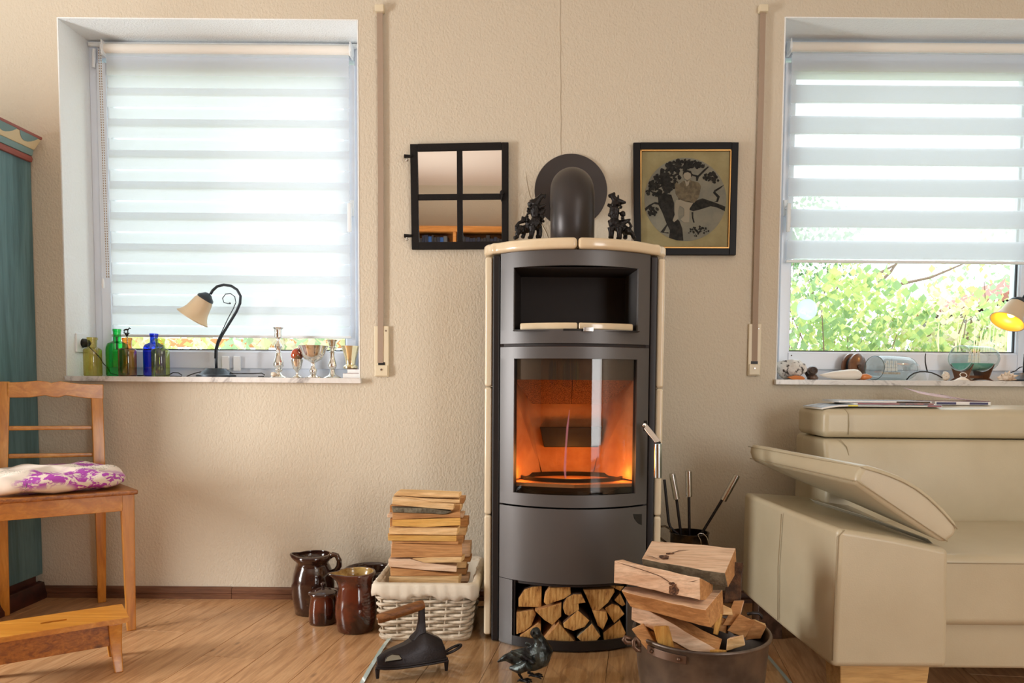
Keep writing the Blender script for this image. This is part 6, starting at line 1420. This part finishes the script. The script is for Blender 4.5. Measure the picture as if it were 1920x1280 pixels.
def lbox(x0, y0, x1, y1, Y, d, mat, lab, nm, cat, grp, zb=None):
    a, b = W(490 + x0 / s8, 600 + y1 / s8, Y), W(490 + x1 / s8, 600 + y0 / s8, Y); z0_ = zb if zb is not None else a.z
    root = thing(nm, ((a.x + b.x) / 2, Y + d / 2, z0_), lab, cat, grp)
    obj('pages', MB().box((a.x + .001, Y, z0_ + .0015), (b.x - .001, Y + d, z0_ + (b.z - a.z) - .0015)), M_PAPERW, root)
    obj('cover', MB().box((a.x, Y - .001, z0_), (b.x + .0005, Y + d + .001, z0_ + .0015)).box((a.x, Y - .001, z0_ + (b.z - a.z) - .0015), (b.x + .0005, Y + d + .001, z0_ + (b.z - a.z))).box((b.x - .002, Y - .001, z0_), (b.x + .001, Y + d + .001, z0_ + (b.z - a.z))), mat, root, bevel=.0004, seg=1); return z0_ + (b.z - a.z)
zz1 = lbox(1465, 942, 1785, 1024, D0 - .03, .10, pm('dark_red_edge', S(190, 170, 168), .5), 'lower pale booklet under the golden beaker at the right end of the left sill', 'booklet', 'book', 'booklets on the left sill', SILL)
zz2 = lbox(1545, 866, 1780, 940, D0 - .02, .085, MATS['dark_red_edge'], 'upper white booklet directly under the golden beaker', 'booklet', 'book', 'booklets on the left sill', zz1)
r, c, k = turned('gold_beaker', 1608, 860, D0 + .02, [(100, 858), (128, 840), (132, 810), (110, 790), (84, 775), (84, 760), (96, 680), (118, 600), (140, 520), (166, 450), (168, 442)], M_MERCG, 'flared golden glass beaker standing on two booklets', 'beaker', zz2, shell=770)
# shell by the tall candlestick
c = W(490 + 235 / s8, 700, D0 - .06); c.z = SILL + .0115; mb = MB()
mb.tube([c + V((x * .001, 0, z * .001)) for x, z in ((-15, 2), (-12, 3), (-5, 1), (3, 0), (9, -2), (15, -7))], [.0015, .008, .0115, .0105, .006, .001], 16)
o = obj('cone_shell', mb, M_SHELL, smooth=True); tag(o, 'small cream and brown sea shell before the tall silver candlestick', 'shell')

# ------------------------------------------------------------------ things on the right sill
s9 = lambda x, y, Y: W(1440 + x / 8, 620 + y / 8, Y)
Dr = YW + .03
c = s9(345, 600, Dr + .06); mb = MB().ell((c.x, c.y, SIL2 + .040), (.066, .05, .041), 30, 20); mb.jitter(.012, 26, 3).jitter(.004, 90, 4)
SHL = thing('rugged_shell', (c.x, c.y, SIL2), 'large rugged white shell with dark specks at the left end of the right sill', 'shell')
mn = min(p.z for p in mb.v); mb.v = [p + V((0, 0, SIL2 - mn)) for p in mb.v]
obj('shell_crust', mb, M_SHELLW, SHL, smooth=True)
q = [s9(x, y, Dr - .006 + d2) for x, y, d2 in ((300, 690, 0), (420, 668, 0), (520, 680, .01), (565, 715, .02), (540, 735, .02), (400, 736, 0), (330, 715, 0))]
obj('shell_mouth', MB().prism(q, (0, .02, 0)), M_SHELLO, SHL, bevel=.003)
PJ = thing('wooden_pipe_bowl', s9(660, 738, Dr + .05), 'dark brown wooden bowl shaped figure with a round hole, beside the rugged shell', 'carving')
cz_ = s9(665, 600, Dr + .05)
obj('ring_top', MB().lathe([(.009, -.014), (.015, -.019), (.0200, -.012), (.0205, .006), (.014, .014), (.001, .015)], cz_, 28, (.1, .98, -.15)).lathe([(.009, -.014), (.0088, .006), (.001, .007)], cz_, 24, (.1, .98, -.15)), M_DWOOD, PJ, smooth='auto')
mb = MB().tube([s9(520, 560, Dr + .1), s9(580, 600, Dr + .09), s9(640, 660, Dr + .07)], [.004, .014, .02], 14).lathe([(.001, 0), (.022, .001), (.024, .008), (.018, .018), (.014, .03)], V((cz_.x + .004, Dr + .055, SIL2)), 24)
obj('bowl_foot', mb, M_DWOOD, PJ, smooth=True)
# pulley block
PB = thing('pulley_block', (s9(1280, 560, Dr + .12).x, Dr + .12, SIL2), 'round polished brown wooden pulley block standing behind the white shell', 'pulley')
for i, (cx, d_, rr_) in enumerate(((1340, .0, .057), (1235, .030, .057))):
    c = s9(cx, 530, Dr + .11 + d_); c.z = SIL2 + rr_ + .003
    obj('cheek', MB().lathe([(.001, -.012), (rr_ * .8, -.010), (rr_, -.004), (rr_, .004), (rr_ * .85, .008), (.001, .009)], c, 44, (-.5, .85, 0)), M_MWOOD, PB, smooth='auto')
c1_, c2_ = s9(1350, 530, Dr + .10), s9(1235, 530, Dr + .14); c1_.z = c2_.z = SIL2 + .060
obj('axle', MB().tube([c1_ + (c1_ - c2_) * .25, c2_], .010, 16), M_DWOOD, PB, smooth='auto')
obj('rope_groove', MB().tube([c1_ + (c2_ - c1_) * .3, c2_], .044, 30), M_BLACK, PB, smooth='auto')
obj('stand_block', MB().box((c1_.x - .045, Dr + .10, SIL2), (c1_.x + .02, Dr + .15, SIL2 + .012)), M_DWOOD, PB, bevel=.003)
# long white shell
mb = MB(); zc_0 = SIL2 + .0235
pts = [s9(x, y, Dr + .02) for x, y in ((765, 650), (850, 655), (960, 655), (1080, 652), (1200, 648), (1300, 645), (1360, 640), (1385, 622))]
mb.tube(pts, [.001, .0085, .0155, .020, .0225, .023, .020, .013], 24)
mn = min(p.z for p in mb.v); mb.v = [p + V((0, 0, SIL2 - mn)) for p in mb.v]
o = obj('long_white_shell', mb, M_BLEACH, smooth=True); tag(o, 'long smooth white pointed shell lying on the right sill', 'shell')
mb = MB().tube([s9(x, y, Dr + .02) for x, y in ((1385, 650), (1430, 640), (1480, 635), (1530, 640), (1568, 640))], [.010, .0135, .0125, .008, .001], 18); mb.xf(Matrix.Identity(4))
mn = min(p.z for p in mb.v); mb.v = [p + V((0, 0, SIL2 + .0005 - mn)) for p in mb.v]
o = obj('orange_shell', mb, M_SHELLO, smooth=True); tag(o, 'small orange and white shell at the right tip of the long white shell', 'shell')
# bottle lying down with paper ship
def lying(px0, px1, pyc, rpx, sc, ox, oy, Y, label, sea, stand):
    f2 = lambda x, y: W(ox + x / sc, oy + y / sc, Y)
    a, b = f2(px0, pyc), f2(px1, pyc); k = Y / F / sc; R_ = rpx * k; axd = V((1, .48, 0)).normalized(); L = (b.x - a.x) / axd.x
    zc_ = (SIL2 + R_ + .0005) if not stand else a.z; c = V((a.x + R_ * .3, a.y - .02, zc_))
    r = thing('ship_bottle', V((c.x + L / 2, c.y + .02, zc_ - R_)), label, 'bottle', 'ship bottles on the right sill')
    prof = [(.001, .002), (R_ * .9, 0), (R_, .006), (R_ * .97, .018), (R_, .03), (R_, L * .70), (R_ * .9, L * .80), (R_ * .6, L * .88), (R_ * .42, L * .90), (R_ * .45, L * .97), (R_ * .38, L * .985)]
    obj('glass_wall', MB().lathe(prof, c, 48, axd, cap=False), M_CLEAR, r, smooth='auto')
    obj('base_rim', MB().tube([c + axd * .004 + (V((-axd.y, axd.x, 0)) * math.cos(t2) + V((0, 0, 1)) * math.sin(t2)) * R_ * .96 for t2 in [2 * pi * j / 40 for j in range(40)]], .0016, 6, closed=True), pm('smoky_rim' + ('b' if sea else 'a'), S(92, 110, 112) if not sea else S(190, 210, 210), .15), r, smooth=True)
    sdv_ = V((-axd.y, axd.x, 0))
    if sea:
        obj('resin_sea', MB().prism([c + axd * .012 + sdv_ * (R_ * .9 * math.cos(t2)) + V((0, 0, R_ * .9 * math.sin(t2))) for t2 in [math.radians(205 + 130 * j / 10) for j in range(11)]], axd * L * .62), M_AQUA, r)
    hull = c + axd * L * .40 + V((0, 0, -R_ * .52 if sea else -R_ * .45)); sh = MB()
    sh.loft([[hull + axd * u * R_ * 1.1 + sdv_ * s2 * R_ * .14 * (1 - abs(u)) + V((0, 0, z2)) for s2, z2 in ((-1, R_ * .12), (0, -R_ * .05), (1, R_ * .12))] for u in (-1, -.6, 0, .6, 1)])
    shp = obj('ship_hull', sh, M_DWOOD if sea else M_SHELL, r)
    for u, h in ((-.5, .9), (0, 1.15), (.5, .95)):
        m0 = hull + axd * u * R_ + V((0, 0, R_ * .1)); obj('mast', MB().tube([m0, m0 + V((0, 0, R_ * h))], .0006, 5), M_BLACK, shp)
        for j in range(3): w_ = R_ * (.28 - j * .05); z2 = R_ * (.12 + j * .3); obj('sail', MB().prism([m0 + axd * -w_ + V((0, 0, z2)), m0 + axd * w_ + V((0, 0, z2)), m0 + axd * w_ * .8 + V((0, 0, z2 + R_ * .26)), m0 + axd * -w_ * .8 + V((0, 0, z2 + R_ * .26))], sdv_ * .0006), M_PAPERW, shp)
    return r, c, R_, L, axd
lying(1500, 2350, 565, 182, 8, 1440, 620, Dr + .05, 'clear glass bottle lying on the sill with a small white ship inside', False, False)
r, c, R_, L, axd = lying(620, 1185, 880, 140, 5.817, 1680, 520, Dr + .07, 'clear bottle with ship and aqua sea, raised on a brown wooden stand', True, True)
stn = thing('bottle_stand', V((c.x + L * .45, c.y + .03, SIL2)), 'brown wooden cradle carrying the raised ship bottle', 'stand')
sv = V((-axd.y, axd.x, 0))
for u in (.06, .62):
    p0 = c + axd * L * u; zt2 = c.z - R_ * .75
    pts = [p0 + sv * (R_ * 1.02) , p0 + sv * (R_ * .75)] ; top = c.z - SIL2 - R_
    arc = [p0 + sv * ((R_ + .002) * math.cos(a)) + V((0, 0, (R_ + .002) * math.sin(a))) for a in [math.radians(205 + 130 * j / 8) for j in range(9)]]
    poly = arc + [V((arc[-1].x, arc[-1].y, SIL2 + .012)) - sv * 0 + V((0, 0, .0)), ]
    bl_ = V((p0.x, p0.y, SIL2)); poly = arc + [bl_ + sv * R_ * .55 + V((0, 0, .014)), bl_ + sv * R_ * .95, bl_ + sv * R_ * .35 + V((0, 0, .006)), bl_ - sv * R_ * .35 + V((0, 0, .006)), bl_ - sv * R_ * .95, bl_ - sv * R_ * .55 + V((0, 0, .014))]
    obj('cradle_end', MB().prism(poly, axd * .008), M_MWOOD, stn, bevel=.001)
p0 = c + axd * L * .07; p1 = c + axd * L * .66; z_ = SIL2 + .012
obj('cradle_rail', MB().prism([V((p0.x, p0.y, z_)) - sv * .006, V((p0.x, p0.y, z_)) + sv * .006, V((p0.x, p0.y, z_ + .012)) + sv * .006, V((p0.x, p0.y, z_ + .012)) - sv * .006], V((p1.x - p0.x, p1.y - p0.y, 0))), M_MWOOD, stn)
# glasses: two arcs
s10 = lambda x, y, Y=Dr - .0: W(1420 + x / 3.556, 480 + y / 3.556, Y)
gs = thing('black_rimmed_glasses', V((s10(1125, 830).x, Dr, SIL2)), 'black rimmed spectacles lying folded open between the two ship bottles', 'spectacles')
q = [s10(x, y) for x, y in ((995, 826), (1015, 800), (1045, 780), (1085, 770), (1120, 770), (1160, 776), (1200, 792), (1235, 812), (1262, 828))]
for p in q: p.z = max(p.z, SIL2 + .0028)
obj('rim_arc', MB().tube(q, .0028, 8), M_BLACK, gs, smooth=True)
q = [s10(x, y, Dr + .03) for x, y in ((1135, 775), (1128, 750), (1120, 710), (1119, 672), (1122, 648))]
obj('temple', MB().tube(q, [.003, .0028, .0026, .0024, .0018], 8), M_BLACK, gs, smooth=True)
q = [s10(x, y, Dr + .003) for x, y in ((1010, 826), (1040, 786), (1085, 774), (1120, 776), (1130, 826))]; q2 = [s10(x, y, Dr + .003) for x, y in ((1140, 826), (1150, 780), (1200, 796), (1250, 826))]
for qq in (q, q2):
    for p in qq: p.z = max(p.z, SIL2 + .001)
    obj('lens', MB().prism(qq, (0, .0012, 0)), M_CLEAR, gs)
def snail(px, r_, mat, label, Y, nm='round_snail_shell'):
    c = W(px, 700, Y); mb_ = MB(); pts = []; rs = []
    for k in range(40):
        t2 = k / 39; a = t2 * 2 * pi * 2.3; R2 = r_ * (.12 + .5 * t2); pts.append((c.x + R2 * math.cos(a), c.y - .004 - (1 - t2) * r_ * .5, SIL2 + r_ * 1.0 + R2 * math.sin(a))); rs.append(r_ * (.12 + .36 * t2))
    mb_.tube(pts, rs, 12); mn = min(p.z for p in mb_.v); mb_.v = [p + V((0, 0, SIL2 - mn)) for p in mb_.v]
    o = obj(nm, mb_, mat, smooth=True); tag(o, label, 'shell')
snail(1770.5, .0205, M_SHELL, 'round cream snail shell between the spectacles and the wooden stand', Dr + .01)
# small white porcelain cup shell with ring
c = W(1802, 700, Dr - .01); c.z = SIL2
sr = thing('ringed_sugar_shell', c, 'small silvery white shell dish with a ring, before the wooden bottle stand', 'dish')
obj('dish_body', MB().loft([[(c.x + u * .037, c.y + v2 * .018 * (1 - u * u * .8), SIL2 + .0005 + h_ * .017 * (1 - abs(u - .15) ** 1.5) * 1.0) for v2, h_ in ((-1, 0), (-.7, .6), (0, 1), (.7, .6), (1, 0))] for u in (-.98, -.7, -.4, -.1, .2, .5, .8, .98)]), M_BLEACH, sr, smooth=True)
rc = V((c.x + .01, c.y, SIL2 + .025)); obj('ring', MB().tube([rc + V((.0145 * math.cos(a), .004 * math.sin(a), .010 * math.sin(a))) for a in [2 * pi * k / 24 for k in range(24)]], .0016, 6, closed=True), M_PAPERW, sr, smooth=True)
# spiky shell
c = W(1886, 700, Dr + .0); c.z = SIL2 + .014; mb = MB().ell(c, (.034, .02, .014), 14, 8); rg = random.Random(2)
for x, z, l_ in ((-.03, 0, .03), (-.02, .012, .018), (-.008, .016, .02), (.004, .018, .022), (.016, .012, .02), (.028, .006, .028), (-.03, -.008, .02), (.03, -.008, .02), (-.01, -.01, .012), (.012, -.01, .012)):
    p = c + V((x * .7, -.006, z * .6)); d2 = V((x, -.012, z + .002)).normalized(); mb.tube([p, p + d2 * l_ * .6, p + d2 * l_], [.009, .005, .001], 8)
mn = min(p.z for p in mb.v); mb.v = [p + V((0, 0, SIL2 - mn)) for p in mb.v]; mb.jitter(.0015, 120, 2)
mn = min(p.z for p in mb.v); mb.v = [p + V((0, 0, SIL2 - mn)) for p in mb.v]
o = obj('spiny_shell', mb, M_SHELL, smooth=True); tag(o, 'spiny whitish shell at the foot of the lit lamp on the right sill', 'shell')
cable([(1690, 775, Dr + .12), (1720, 765, Dr + .12), (1750, 742, Dr + .11), (1765, 738, Dr + .08)], 'black cable running into the lit lamp at the right edge', (3.556, 1420, 480))
